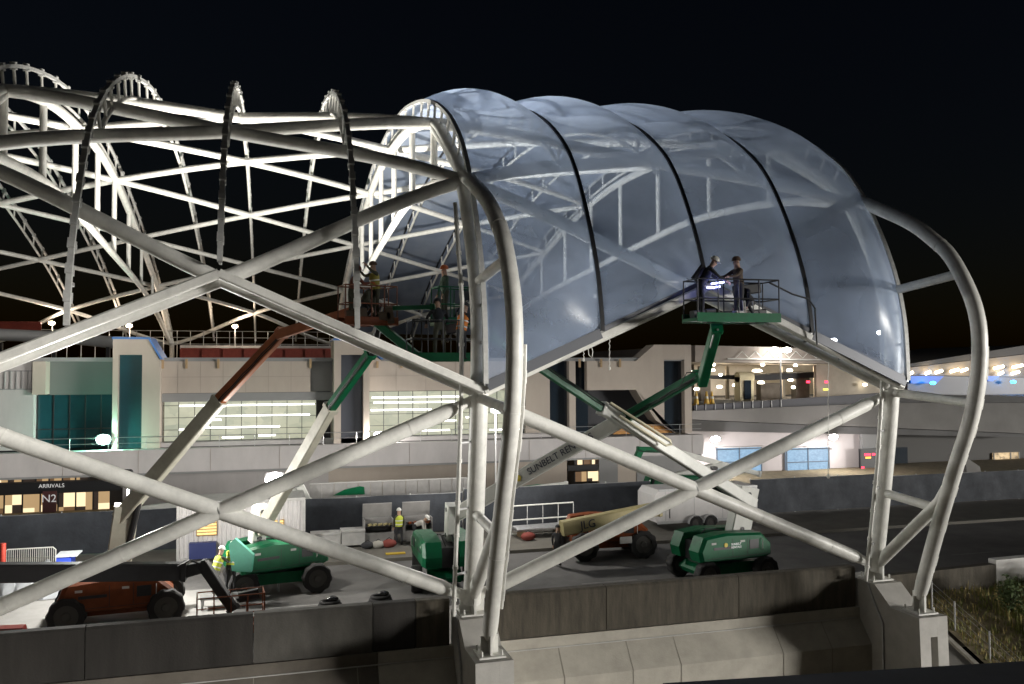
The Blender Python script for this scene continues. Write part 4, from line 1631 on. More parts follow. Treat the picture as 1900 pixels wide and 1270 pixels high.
    for i in range(len(prof) - 1):
        for j in range(nseg):
            fs.append((i * nseg + j, (i + 1) * nseg + j, (i + 1) * nseg + (j + 1) % nseg, i * nseg + (j + 1) % nseg))
    m.add(vs, fs)
    for j in range(-4, 5):
        pass
    br = []
    for a in [R(d_) for d_ in range(-90, 91, 20)]:
        br.append((math.cos(a), math.sin(a)))
    vs2 = [c + hr @ V(x * .125, y * .114, -.008) * k for x, y in br] + [c + hr @ V(x * .19, y * .12, -.02) * k for x, y in br]
    nb = len(br)
    m.add(vs2, [(i, i + 1, nb + i + 1, nb + i) for i in range(nb - 1)])
    m.build('hard_hat', hat, t, local=True)
    if vest:
        m = MB()
        vs, fs = [], []
        ring = [(-.02, .15, .175), (.1, .145, .172), (.2, .145, .18), (.32, .155, .2), (.42, .14, .205), (.5, .09, .12)]
        for z_, rx, ry in ring:
            for j in range(18):
                a = 2 * math.pi * j / 18
                vs.append(up(rx * math.cos(a) + .015, ry * math.sin(a), z_) * k)
        for i in range(len(ring) - 1):
            for j in range(18):
                fs.append((i * 18 + j, i * 18 + (j + 1) % 18, (i + 1) * 18 + (j + 1) % 18, (i + 1) * 18 + j))
        m.add(vs, fs)
        ve = m.build('vest', vest, t, local=True)
        m = MB()
        for z_, rx, ry in ((.08, .152, .178), (.26, .157, .195)):
            vs, fs = [], []
            for dz in (-.022, .022):
                for j in range(18):
                    a = 2 * math.pi * j / 18
                    vs.append(up(rx * math.cos(a) + .015, ry * math.sin(a), z_ + dz) * k)
            fs = [(j, (j + 1) % 18, 18 + (j + 1) % 18, 18 + j) for j in range(18)]
            m.add(vs, fs)
        m.build('reflective_band', STRIPE, t, local=True)
    if pack:
        m = MB()
        a, b_ = up(-.2, 0, .02) * k, up(-.19, 0, .46) * k
        m.beam(a, b_, .3 * k, .2 * k, .26 * k, .16 * k, up=(1, 0, 0), bev=.3)
        m.build('tool_pack', CLOTHD, t, local=True)
    return t


# ------------------------------------------------------------------ boom lifts
def platform(parent, c, rz, w, d, fm, rm=None, hgt=1.1, name='platform'):
    """work basket: c = middle of its floor, w along its length"""
    rm = rm or fm
    M = Matrix.Translation(c) @ Matrix.Rotation(rz, 4, 'Z')
    m = MB()
    m.box((-w / 2, -d / 2, -.09), (w / 2, d / 2, .0), mtx=M)
    m.box((-w / 2, -d / 2 - .02, -.12), (w / 2, -d / 2 + .03, .14), mtx=M)
    m.box((-w / 2, d / 2 - .03, -.12), (w / 2, d / 2 + .02, .14), mtx=M)
    pf = m.build(name, fm, parent, smooth=False)
    m = MB()
    X = [(-w / 2 + .03), (w / 2 - .03)]
    Yd = [-d / 2 + .03, d / 2 - .03]
    for z in (hgt * .5, hgt):
        loop = [M @ V(X[0], Yd[0], z), M @ V(X[1], Yd[0], z), M @ V(X[1], Yd[1], z), M @ V(X[0], Yd[1], z), M @ V(X[0], Yd[0], z)]
        for a, b_ in zip(loop[:-1], loop[1:]):
            m.tube([a, b_], .022, 8)
    n = 4
    for j in range(n + 1):
        for y in Yd:
            x = X[0] + (X[1] - X[0]) * j / n
            m.tube([M @ V(x, y, 0), M @ V(x, y, hgt)], .02, 8)
    m.build('guard_rail', rm, pf)
    m = MB()
    m.beam(M @ V(w * .12, d / 2 - .12, .85), M @ V(w * .42, d / 2 - .12, .95), .26, .3)
    m.build('control_box', BLACK, pf)
    return pf


def wheel(parent, c, axis, r, w):
    axis = Vector(axis).normalized()
    m = MB()
    prof = [(-.5, .62), (-.5, .9), (-.4, 1), (.4, 1), (.5, .9), (.5, .62)]
    n = 40
    u = axis.cross(V(0, 0, 1)).normalized()
    v = axis.cross(u)
    vs, fs = [], []
    for j in range(n):
        a = 2 * math.pi * j / n
        for x, rr in prof:
            q = rr * r * (.945 if (rr == 1 and j % 4 > 1) else 1)
            vs.append(c + axis * x * w + (u * math.cos(a) + v * math.sin(a)) * q)
    k = len(prof)
    for j in range(n):
        for i in range(k):
            fs.append((j * k + i, j * k + (i + 1) % k, ((j + 1) % n) * k + (i + 1) % k, ((j + 1) % n) * k + i))
    m.add(vs, fs)
    wh = m.build('wheel', RUBBER, parent)
    m = MB()
    m.tube([c - axis * w * .36, c + axis * w * .36], r * .62, 18)
    m.tube([c + axis * w * .36, c + axis * w * .46], [r * .26, r * .2], 12).tube([c - axis * w * .46, c - axis * w * .36], [r * .2, r * .26], 12)
    m.build('rim', RIMM, wh)
    return wh


def boom_lift(label, base, yaw, body, booms, tyre=.52, length=2.7, width=2.2, turn=0, hood=None, riser=None, group='boom lifts', tube_paths=(), bodyz=.95, rim=None):
    t = thing('boom_lift', label, 'boom lift', (base[0], base[1], 0), yaw, group)
    W = world_of(t)
    ax = (W.to_3x3() @ V(0, 1, 0))
    m = MB()
    z0 = tyre * .7
    m.prism([W @ V(x, -width * .3, z) for x, z in ((-length / 2 - .1, z0), (-length / 2 - .25, z0 + .2), (-length / 2, z0 + .42), (length / 2, z0 + .42), (length / 2 + .25, z0 + .2), (length / 2 + .1, z0))], ax * width * .6)
    for sx in (-1, 1):
        m.beam(W @ V(sx * length / 2, -width / 2 + .2, tyre), W @ V(sx * length / 2, width / 2 - .2, tyre), .24, .22)
    m.build('chassis', body, t, smooth=False)
    for sx in (-1, 1):
        for sy in (-1, 1):
            wheel(t, W @ V(sx * length / 2, sy * (width / 2 - .05), tyre), ax, tyre, .42)
    T = W @ Matrix.Rotation(turn, 4, 'Z')
    ty = T.to_3x3() @ V(0, 1, 0)
    zb = bodyz
    prof = [(-1.75, zb + .05), (-1.85, zb + .45), (-1.6, zb + 1.0), (-.6, zb + 1.1), (1.2, zb + 1.0), (1.7, zb + .55), (1.72, zb + .12), (1.4, zb)]
    for sy in (-1, 1):
        m = MB()
        y0, y1 = (.34, 1.08) if sy > 0 else (-1.08, -.34)
        inner = [T @ V(x, y0 if sy > 0 else y1, z) for x, z in prof]
        cx, cz = 0, zb + .5
        mid = [T @ V(x, (y1 - .12) if sy > 0 else (y0 + .12), z) for x, z in prof]
        out = [T @ V(cx + (x - cx) * .93, y1 if sy > 0 else y0, cz + (z - cz) * .86) for x, z in prof]
        n = len(prof)
        m.add(inner + mid + out, [tuple(range(n)), tuple(range(2 * n, 3 * n))] + [(r_ * n + i, r_ * n + (i + 1) % n, (r_ + 1) * n + (i + 1) % n, (r_ + 1) * n + i) for r_ in (0, 1) for i in range(n)])
        hd = m.build('hood', (hood or [body, body])[0 if sy < 0 else 1], t, ang=25)
        m = MB()
        yy = (y0 - .004) if sy < 0 else (y1 + .004)
        m.box((.55, min(yy, yy + .01 * sy), zb + .42), (1.0, max(yy, yy + .01 * sy), zb + .78), mtx=T)
        m.box((-1.2, min(yy, yy + .008 * sy), zb + .5), (-.35, max(yy, yy + .008 * sy), zb + .6), mtx=T)
        for xs_ in (-.28, .45):
            m.box((xs_ - .008, min(yy, yy + .004 * sy), zb + .2), (xs_ + .008, max(yy, yy + .004 * sy), zb + .88), mtx=T)
        m.box((-1.5, min(yy, yy + .004 * sy), zb + .17), (1.45, max(yy, yy + .004 * sy), zb + .185), mtx=T)
        m.build('vent', BLACK, hd, smooth=False)
        m = MB()
        for xs_ in (-1.3, .1):
            m.box((xs_, min(yy, yy + .006 * sy), zb + .72), (xs_ + .22, max(yy, yy + .006 * sy), zb + .80), mtx=T)
        m.tube([T @ V(1.15, yy + .01 * sy, zb + .35), T @ V(1.15, yy + .07 * sy, zb + .4), T @ V(1.15, yy + .07 * sy, zb + .75), T @ V(1.15, yy + .01 * sy, zb + .8)], .016, 6)
        m.build('decal', BOXW, hd, smooth=False)
    m = MB()
    m.box((-1.55, -.335, zb), (1.5, .335, zb + .75), mtx=T)
    m.cyl(W @ V(0, 0, z0 + .4), W @ V(0, 0, zb + .02), .62, 20)
    m.build('turntable', BDARK, t)
    if riser:
        p, q, w, h, mm = riser
        m = MB()
        m.beam(p, q, w, h, up=ty, bev=.06)
        for sd in (-1, 1):
            sv = (Vector(q) - Vector(p)).normalized().cross(ty).normalized()
        m.build('riser', mm, t)
        m = MB()
        for f in (.12, .85):
            c = Vector(p).lerp(Vector(q), f)
            m.cyl(c - ty * (h / 2 + .03), c + ty * (h / 2 + .03), .09, 12)
        m.build('pivot_pin', BLACK, t)
    m = MB()
    m.tube([T @ V(-1.2, -.2, zb + .75), T @ V(-.7, -.25, zb + 1.05), T @ V(-.2, -.2, zb + .95), T @ V(.3, -.25, zb + 1.0), T @ V(.9, -.1, zb + .74)], .03, 6)
    m.tube([T @ V(-1.2, .1, zb + .75), T @ V(-.6, .2, zb + 1.1), T @ V(.1, .2, zb + 1.0), T @ V(.8, .15, zb + .74)], .025, 6)
    m.build('hydraulic_hose', BLACK, t)
    secs = []
    for nm, p, q, w, h, w2, h2, mm in booms:
        m = MB()
        m.beam(p, q, w, h, w2, h2, bev=.1)
        o = m.build(nm, mm, t)
        d = (Vector(q) - Vector(p)).normalized()
        m = MB()
        m.beam(Vector(q) - d * .12, Vector(q) + d * .02, (w2 or w) + .07, (h2 or h) + .07, bev=.08)
        m.build('collar', mm, o)
        secs.append(o)
        if nm in ('lower_boom', 'upper_boom') and (Vector(q) - Vector(p)).length > 2 and mm in (GREEN, OBOOM):
            sd_ = d.cross(V(0, 0, 1)).normalized()
            if sd_.y > 0:
                sd_ = -sd_
            up_ = sd_.cross(d)
            m = MB()
            for k_ in (0, 1):
                m.tube([Vector(p).lerp(Vector(q), f_) + sd_ * (w / 2 + .02 - (w - (w2 or w)) / 2 * f_) + up_ * (-.06 - .06 * k_ + .015 * math.sin(f_ * 20 + k_)) for f_ in [i_ / 10 for i_ in range(11)]], .018, 6)
            m.build('cable', BLACK, o)
    for pts, r_, mm in tube_paths:
        m = MB()
        m.tube(pts, r_, 8)
        m.build('hose', mm, t)
    return t, secs


def A(px, py, Y):
    return at(px, py, Y=Y)


# 1: green lift on the right, its boom climbing left behind the legs
b0 = A(1384, 912, 31.0)
e1 = A(1116, 757, 28.0)
e2 = A(912, 622, 26.8)
e3 = A(858, 588, 26.5)
lift1, secs = boom_lift('green boom lift parked right of the crossing with its white boom climbing to the left', (17.75, 31.1), R(4), GREEN,
    [('lower_boom', A(1398, 935, 31.0), e1, .34, .46, .3, .42, BWHITE), ('upper_boom', e1, e2, .24, .32, .22, .3, GREEN), ('jib', e2, e3, .16, .2, .14, .18, GREEN)],
    hood=[GREEN, GREEN], riser=(V(18.6, 31.3, 1.75), A(1386, 903, 31.2), .95, .5, BWHITE), turn=R(4),
    tube_paths=[([A(1133, 748, 27.7), A(1180, 778, 27.9), A(1243, 818, 28.5), A(1246, 825, 28.5), A(1236, 827, 28.5), A(1150, 772, 27.8)], .05, mat('pale hose track', (.6, .55, .38), .5))])
zc = A(850, 599, 26.4)
platform(lift1, V(zc.x, zc.y, zc.z), R(8), 1.6, .8, GREEN)
yb = 1.108
Wl = world_of(lift1) @ Matrix.Rotation(R(4), 4, 'Z')
m = MB()
m.tube([Wl @ V(-.62, -1.07, 1.62), Wl @ V(-.62, -1.105, 1.62)], .085, 14)
m.build('yellow_badge', mat('yellow badge', (.65, .5, .05), .5), lift1)
text_mesh('SUNBELT', .12, INKW, Wl @ V(-.12, -1.10, 1.62), Wl.to_3x3() @ V(1, 0, 0), (0, 0, 1), 'lettering', lift1, depth=.005)
text_mesh('RENTALS', .12, INKW, Wl @ V(-.12, -1.10, 1.50), Wl.to_3x3() @ V(1, 0, 0), (0, 0, 1), 'lettering', lift1, depth=.005)
# hydraulic cylinder and boom fittings
m = MB()
m.tube([A(1352, 925, 30.9), A(1290, 876, 30.3)], .1, 10)
m.build('lift_cylinder', BDARK, lift1)
m = MB()
for px, py in ((1323, 869), (1333, 876), (1344, 884)):
    p = A(px, py, 30.0)
    m.box(p - V(.1, .2, .06), p + V(.1, .05, .07))
m.build('boom_block', BLACK, lift1, smooth=False)

# 2: lift behind the middle leg, white lettered boom, green fly boom and jib to the outer basket
f0 = A(846, 955, 33.4)
f1 = A(1152, 780, 28.6)
f2 = A(1296, 697, 25.6)
f3 = A(1330, 606, 22.6)
lift2, secs2 = boom_lift('green boom lift behind the middle leg with a lettered white boom rising right', (6.75, 33.8), R(80), GREEN,
    [('lower_boom', f0, f1, .42, .58, .38, .52, BWHITE), ('upper_boom', f1, f2, .28, .38, .26, .34, GREEN), ('jib', A(1303, 708, 25.4), f3, .3, .46, .28, .36, GREEN)],
    riser=(A(838, 1000, 33.6), A(840, 936, 33.5), .8, .5, BWHITE), turn=R(8),
    tube_paths=[([A(1312, 690, 24.9), A(1332, 612, 22.5)], .035, GALV), ([A(1306, 686, 24.9), A(1324, 622, 22.5)], .025, GALV), ([A(1290, 700, 25.3), A(1262, 716, 26), A(1274, 692, 25.6), A(1300, 690, 25.2)], .02, BLACK)])
pc = A(1357, 592, 21.75)
pf2 = platform(lift2, V(pc.x, pc.y, pc.z), R(-2), 2.62, .95, GREEN, BLACK)
m = MB()
for dx, dz, ww, hh in ((-1.15, .08, .35, .3), (-.75, .08, .3, .4), (-.2, .08, .4, .28), (.35, .08, .35, .34), (.8, .08, .4, .42)):
    m.beam(V(pc.x + dx, pc.y + .2, pc.z + dz), V(pc.x + dx + ww, pc.y + .2, pc.z + dz + .02), .3, hh)
m.build('tool_box', BLACK, pf2)
m = MB()
for dx in (.2, .26, .52):
    m.tube([V(pc.x + dx, pc.y - .35, pc.z + .1), V(pc.x + dx - .05, pc.y - .38, pc.z + .5)], .02, 6)
m.beam(V(pc.x - .1, pc.y - .3, pc.z + .1), V(pc.x + .18, pc.y - .3, pc.z + .1), .2, .22)
m.build('tool_roll', BOXW, pf2)
m = MB()
m.tube([V(pc.x + 1.28, pc.y, pc.z + 1.08), A(1470, 546, 21.9), A(1500, 555, 22.2), A(1512, 572, 22.4), A(1516, 640, 22.5)], .028, 8)
m.build('hose', BLACK, pf2)
d12 = (f1 - f0).normalized()
side = V(0, -1, 0)
nrm = d12.cross(V(0, 0, 1)).normalized()
if nrm.y > 0:
    nrm = -nrm
upv = nrm.cross(d12)
c = A(1046, 841, 31)
tt = (c - f0).dot(d12)
# lettering on the camera side of the boom
mid = f0 + d12 * ((f1 - f0).length * .665) + nrm * .232
text_mesh('SUNBELT RENTALS', .36, INK, mid, d12, upv, 'lettering', secs2[0], depth=.006)
m = MB()
lg = f0 + d12 * ((f1 - f0).length * .665 - 2.0) + nrm * .225
m.tube([lg, lg + nrm * .012], .13, 16)
m.build('yellow_badge', mat('yellow badge', (.65, .5, .05), .5), secs2[0])

# 3: orange lift whose long boom rises left of the green one
LB = (A(215, 1165, 31.2).x, 31.9)
o0 = A(236, 948, 32.0)
o1 = A(408, 742, 30.0)
o2 = A(526, 616, 28.4)
o3 = A(690, 566, 26.8)
lift3, secs3 = boom_lift('orange boom lift in the lit patch with a long grey and orange boom leaning right', LB, R(5), ORANGE,
    [('lower_boom', A(222, 962, 32.0), o1, .38, .52, .32, .45, BGREY), ('upper_boom', o1, o2, .28, .38, .25, .34, OBOOM), ('jib', A(514, 622, 28.4), o3, .24, .32, .19, .25, OBOOM)],
    riser=(A(216, 1075, 32.2), A(236, 938, 32.0), .8, .55, BGREY), turn=R(2), hood=[ORANGE, ORANGE], length=3.0, tyre=.6, bodyz=.6)
m = MB()
m.tube([A(258, 930, 31.6), A(232, 1040, 32.0)], .11, 10)
m.build('lift_cylinder', BDARK, lift3)
pc3 = A(682, 598, 26.4)
platform(lift3, V(pc3.x, pc3.y, pc3.z), R(12), 1.7, .85, ORANGE, mat('dark orange rail', (.16, .05, .02), .6))

for pl_, pc_, yy_ in ((bpy.data.objects['platform.002'] if 'platform.002' in bpy.data.objects else None, pc3, .25),):
    if pl_ is not None:
        m = MB()
        for dx, dz, ww, hh in ((-.7, .16, .3, .34), (-.3, .14, .26, .5), (.3, .15, .35, .3), (.55, .2, .2, .55)):
            m.beam(V(pc_.x + dx, pc_.y - yy_, pc_.z + dz), V(pc_.x + dx + ww, pc_.y - yy_, pc_.z + dz + .03), .28, hh, bev=.2)
        m.build('tool_box', CLOTHB, pl_)
# 4: green lift on the left with the open hood
g0 = A(492, 965, 34.0)
g1 = A(614, 756, 30.0)
g2 = A(688, 655, 27.6)
g3 = A(704, 594, 26.6)
lift4, secs4 = boom_lift('green boom lift with an opened pale hood and grey and green boom leaning right', (.3, 34.6), R(8), GREEN,
    [('lower_boom', A(484, 985, 34.2), g1, .36, .5, .32, .44, BGREY), ('upper_boom', g1, g2, .27, .36, .25, .33, GREEN), ('jib', A(700, 600, 26.4), A(778, 664, 25.2), .16, .26, .16, .24, GREEN), ('link', g2, A(704, 596, 26.5), .2, .3, .18, .26, BDARK), ('link', A(715, 573, 26.3), A(806, 570, 25.4), .1, .14, .1, .14, GREEN)],
    riser=(A(476, 1005, 34.4), A(484, 938, 34.2), .55, .5, BWHITE), turn=R(14), hood=[GREEN, GREEN], tyre=.56)
m = MB()
ho = [A(430, 1060, 32.6), A(424, 1010, 32.7), A(436, 1000, 32.8), A(470, 1030, 32.9), A(466, 1062, 32.8)]
m.prism(ho, V(.05, .12, .02))
m.build('open_hood', GREENL, lift4, smooth=False)
pc4 = A(816, 664, 24.9)
platform(lift4, V(pc4.x, pc4.y, pc4.z), R(4), 1.9, .85, GREEN, BLACK)

# 5: orange machine in front with its dark boom stowed level
lift5, secs5 = boom_lift('boom lift whose dark level boom and orange cage reach in from the left edge', (A(-420, 1165, 29.9).x, 29.9), R(3), ORANGE,
    [('lower_boom', A(-420, 1066, 29.9), A(345, 1060, 29.6), .5, .60, .46, .54, BDARK), ('upper_boom', A(345, 1060, 29.6), A(384, 1050, 29.5), .3, .4, .3, .36, BDARK), ('jib', A(376, 1046, 29.5), A(434, 1132, 29.2), .3, .36, .26, .3, BDARK)],
    turn=R(2), length=3.1, tyre=.6, bodyz=.55)
pq = A(428, 1136, 29.0)
platform(lift5, V(pq.x, pq.y, .28), R(4), 2.1, .9, ORANGE, ORANGE)
m = MB()
m.tube([A(330, 1052, 29.3), A(352, 1040, 29.3), A(370, 1046, 29.3)], .03, 8)
m.build('hose', BLACK, lift5)
# 6: yellow boomed machine in the middle
j0, j1 = A(1042, 981, 35.0), A(1222, 944, 35.3)
jj = j0.lerp(j1, .0)
lift6, secs6 = boom_lift('orange boom lift with big black tyres and a cream lettered boom resting level', (15.0, 36.7), R(-4), ORANGE,
    [('lower_boom', j0, j1, .5, .62, .5, .58, CREAM)], tyre=.64, length=2.75, turn=R(-4), bodyz=.75)
dj = (j1 - j0).normalized()
nj = dj.cross(V(0, 0, 1)).normalized()
if nj.y > 0:
    nj = -nj
text_mesh('JLG', .5, INK, j0.lerp(j1, .24) + nj * .27, dj, nj.cross(dj), 'lettering', secs6[0], depth=.006)
m = MB()
m.beam(A(1098, 990, 36.0), A(1098, 958, 36.0), .5, .9, up=(0, 1, 0))
m.build('boom_rest', ORANGE, lift6)
m = MB()
m.box((A(1150, 1010, 35.4).x, 35.35, .75), (A(1172, 1010, 35.4).x, 35.4, 1.05))
m.build('data_plate', BOXW, lift6, smooth=False)
# 7: folded green and white lift behind the screen
k0 = A(1180, 845, 48)
lift7, secs7 = boom_lift('folded green and white boom lift standing behind the dark screen fence', (A(1260, 900, 48).x, 48.4), R(5), GREEN,
    [('lower_boom', A(1172, 870, 48), A(1190, 832, 48), .3, .4, .3, .4, GREEN), ('upper_boom', A(1182, 834, 48), A(1245, 836, 48), .26, .34, .26, .34, GREEN), ('fly_boom', A(1245, 836, 48), A(1410, 880, 48), .24, .34, .22, .3, BWHITE)])
m = MB()
m.beam(V(lift7.location.x, 48.4, 1.9), A(1340, 862, 48), .4, .4)
m.build('riser', BWHITE, lift7)
# 8: stowed white boom behind the site office
lift8, secs8 = boom_lift('boom lift with its white boom stowed level above the site office roof', (A(470, 950, 46).x, 46.5), R(2), GREEN,
    [('lower_boom', A(262, 946, 46), A(560, 912, 46), .3, .34, .3, .34, BWHITE), ('jib', A(556, 902, 46), A(572, 932, 46), .4, .46, .34, .4, BWHITE)])
m = MB()
m.beam(V(lift8.location.x, 46.5, 1.9), V(lift8.location.x + .1, 46.3, A(470, 925, 46).z), .3, .3)
m.build('riser', BWHITE, lift8)
# 9: green topped lift behind the hoarding
lift9, secs9 = boom_lift('boom lift whose white folded arm shows above the fence right of the middle leg', (A(1020, 930, 46).x, 45.4), R(2), GREEN,
    [('lower_boom', A(950, 912, 45.4), A(1052, 899, 45.4), .26, .3, .26, .3, BWHITE)])
m = MB()
m.beam(V(lift9.location.x, 45.4, 1.9), A(1020, 905, 45.4), .5, .3)
m.build('riser', BWHITE, lift9)
m = MB()
# ------------------------------------------------------------------ people in the baskets and on the ground
g = 'workers in the baskets'
fl = pc
person('worker in dark clothes with a bulky tool pack bending over in the outermost basket', (A(1302, 590, 21.7).x, 21.75, pc.z), R(-20), g, lean=R(32), look=R(10),
       arms={'l': ((.2, .02, -.22), (.42, -.04, -.3)), 'r': ((.2, .02, -.22), (.42, -.04, -.33))}, hat=HATW, top=CLOTHD, trousers=CLOTHD, pack=True, h=1.86)
person('worker in a wide brown hat reaching left along the rail of the outermost basket', (A(1374, 590, 21.8).x, 21.85, pc.z), R(185), g, lean=R(6),
       arms={'l': ((.2, .05, -.18), (.45, .02, -.22)), 'r': ((.24, .05, -.16), (.5, .0, -.2))}, hat=HATB, top=CLOTHB, trousers=CLOTHD, h=1.8)
person('worker crouching dark against the film at the right end of the outermost basket', (A(1400, 590, 21.8).x, 22.0, pc.z), R(200), g, lean=R(45), sitz=.55,
       legs={'l': ((.34, .15, .5), (.02, .15, .08)), 'r': ((.32, .15, .46), (-.05, .15, .08))}, hat=mat('black cap', (.02, .02, .02), .7), top=mat('black jacket', (.016, .018, .022), .9), trousers=CLOTHD, h=1.7)
person('worker in a reddish jacket standing at the left end of the orange basket', (A(652, 598, 26.4).x, 26.35, pc3.z), R(20), g, lean=R(16), hat=mat('maroon hard hat', (.14, .03, .02), .5), top=mat('rusty jacket', (.16, .05, .03), .9), trousers=OLIVE,
       arms={'l': ((.14, .05, -.24), (.34, 0, -.3)), 'r': ((.16, .05, -.2), (.38, 0, -.16))})
person('tall worker in a dirty yellow vest reaching up from the orange basket', (A(698, 598, 26.4).x, 26.45, pc3.z + .12), R(200), g, lean=R(8), hat=HATB, top=OLIVE, trousers=OLIVE, vest=mat('dirty safety vest', (.30, .26, .05), .8),
       arms={'l': ((.2, .06, .04), (.36, .02, .22)), 'r': ((.2, .06, -.06), (.4, 0, .1))})
person('worker crouching in the middle of the orange basket between the two standing ones', (A(672, 598, 26.4).x, 26.6, pc3.z), R(-30), g, lean=R(40), sitz=.6,
       legs={'l': ((.32, .15, .5), (.02, .15, .08)), 'r': ((.3, .15, .46), (-.05, .15, .08))}, hat=mat('orange hard hat', (.5, .12, .03), .4), top=OLIVE, trousers=CLOTHD)
person('worker in a black hooded jacket seen from behind in the lower green basket', (A(815, 664, 24.9).x, 24.85, pc4.z), R(95), g, lean=R(18), hat=mat('black hood', (.02, .02, .022), .9), top=mat('black jacket', (.016, .018, .022), .9), trousers=OLIVE, h=1.8,
       arms={'l': ((.12, .12, -.22), (.26, .1, -.36)), 'r': ((.12, .12, -.22), (.26, .1, -.36))})
person('worker in a bright orange vest at the right end of the lower green basket', (A(856, 664, 24.6).x, 24.65, pc4.z - .1), R(30), g, lean=R(14), hat=mat('black cap', (.02, .02, .02), .7), top=CLOTHD, trousers=CLOTHD, vest=VESTO,
       arms={'l': ((.14, .05, -.22), (.36, 0, -.18)), 'r': ((.16, .05, -.2), (.4, 0, -.12))})
person('worker standing in the upper green basket behind the middle leg', (A(826, 599, 26.4).x, 26.45, zc.z), R(190), g, hat=mat('orange hard hat', (.5, .12, .03), .4), top=GREEN if False else mat('green grey jacket', (.06, .1, .07), .9), trousers=OLIVE, h=1.8)
g = 'workers on the ground'
person('worker in yellow vest seen from behind by the tool chests', (A(740, 1020, 41).x, 40.9, .15), R(100), g, hat=HATW, top=OLIVE, trousers=CLOTHD, vest=VESTY)
person('worker in a pale jacket stooping over a bucket by the tool chests', (A(768, 1018, 41).x, 40.9, .15), R(-20), g, lean=R(68), hat=HATW, top=mat('pale jacket', (.42, .4, .37), .8), trousers=CLOTHD,
       arms={'l': ((.06, .03, -.3), (.1, 0, -.52)), 'r': ((.06, .03, -.3), (.1, 0, -.52))}, legs={'l': ((.08, .13, .5), (-.05, .15, .08)), 'r': ((.1, .13, .5), (.02, .15, .08))})
person('dark clothed worker walking beside the front tyre of the cream boomed lift', (A(1032, 1048, 35.4).x, 35.2, 0), R(60), g, hat=mat('black cap', (.02, .02, .02), .7), top=CLOTHD, trousers=CLOTHD, vest=None, lean=R(5),
       legs={'l': ((.1, .12, .5), (.12, .13, .08)), 'r': ((-.02, .12, .5), (-.22, .13, .12))})
person('worker in yellow vest leaning at the opened hood on the left of the pair', (A(400, 1095, 32.9).x, 32.6, .45), R(40), g, lean=R(24), hat=HATW, top=OLIVE, trousers=mat('pale trousers', (.4, .4, .38), .9), vest=VESTY,
       arms={'l': ((.2, .04, -.2), (.4, 0, -.22)), 'r': ((.2, .04, -.2), (.4, 0, -.24))})
person('worker in yellow vest leaning at the opened hood on the right of the pair', (A(428, 1090, 33).x, 32.75, .55), R(70), g, lean=R(20), hat=HATW, top=VESTY, trousers=CLOTHD, vest=VESTY,
       arms={'l': ((.2, .04, -.2), (.4, 0, -.22)), 'r': ((.2, .04, -.2), (.4, 0, -.24))})
# the low steel step the pair stands on
st = thing('work_step', 'low steel step under the two workers at the opened hood', 'step', (A(412, 1092, 32.8).x, 32.7, 0))
m = MB()
sx = A(412, 1092, 32.8).x
m.box((sx - .7, 32.3, .36), (sx + .75, 32.95, .44))
for dx in (-.65, .66):
    for y in (32.34, 32.9):
        m.box((sx + dx - .03, y - .03, 0), (sx + dx + .03, y + .03, .36))
m.build('frame', GALV, st, smooth=False)

# ------------------------------------------------------------------ welding glow in the outer basket
wl = thing('welding_torch', 'bluish white glow of a tool held over the outermost basket rail', 'torch', A(1340, 535, 21.6))
m = MB()
p = A(1334, 518, 21.6)
m.beam(p - V(.12, 0, 0), p + V(.3, 0, .04), .05, .05)
m.build('grip', BLACK, wl)
m = MB()
m.beam(A(1320, 527, 21.5), A(1343, 524, 21.5), .05, .05, bev=.3).beam(A(1312, 534, 21.5), A(1326, 534, 21.5), .05, .06, bev=.3).beam(A(1328, 533, 21.45), A(1336, 532, 21.45), .05, .05, bev=.3)
m.build('glow', lamp_mat('arc light', (.32, .36, 1), 6), wl)
point_light('arc_light', A(1338, 533, 21.3), 6, (.4, .45, 1), .1, wl)

# ------------------------------------------------------------------ fences, site office, trailer, chests
def screen_fence(label, x0, x1, y, z0, z1, post=2.4, top=.0):
    t = thing('screen_fence', label, 'fence', ((x0 + x1) / 2, y, z0), 0, 'dark screened fences')
    n = max(2, int((x1 - x0) / .3))
    m = MB()
    vs, fs = [], []
    for i in range(n + 1):
        x = x0 + (x1 - x0) * i / n
        for j in range(6):
            z = z0 + .05 + (z1 - z0 - .05) * j / 5
            vs.append((x, y + .035 * math.sin(x * 2.1 + j * .6) + .02 * math.sin(x * 5.3 + j), z + .02 * math.sin(x * 1.3) * (j == 5)))
    for i in range(n):
        for j in range(5):
            fs.append((i * 6 + j, (i + 1) * 6 + j, (i + 1) * 6 + j + 1, i * 6 + j + 1))
    m.add(vs, fs)
    m.build('screen', SCREEN, t, ang=80)
    m = MB()
    m.tube([(x0, y + .1, z1 - .02), (x1, y + .1, z1 - .02)], .024, 6)
    m.build('rail', GALV, t)
    k = max(1, int((x1 - x0) / post))
    for i in range(k + 1):
        m = MB()
        x = x0 + (x1 - x0) * i / k
        m.cyl((x, y + .1, z0), (x, y + .1, z1 + .06), .03, 8)
        m.build('post', GALV, t)
    return t


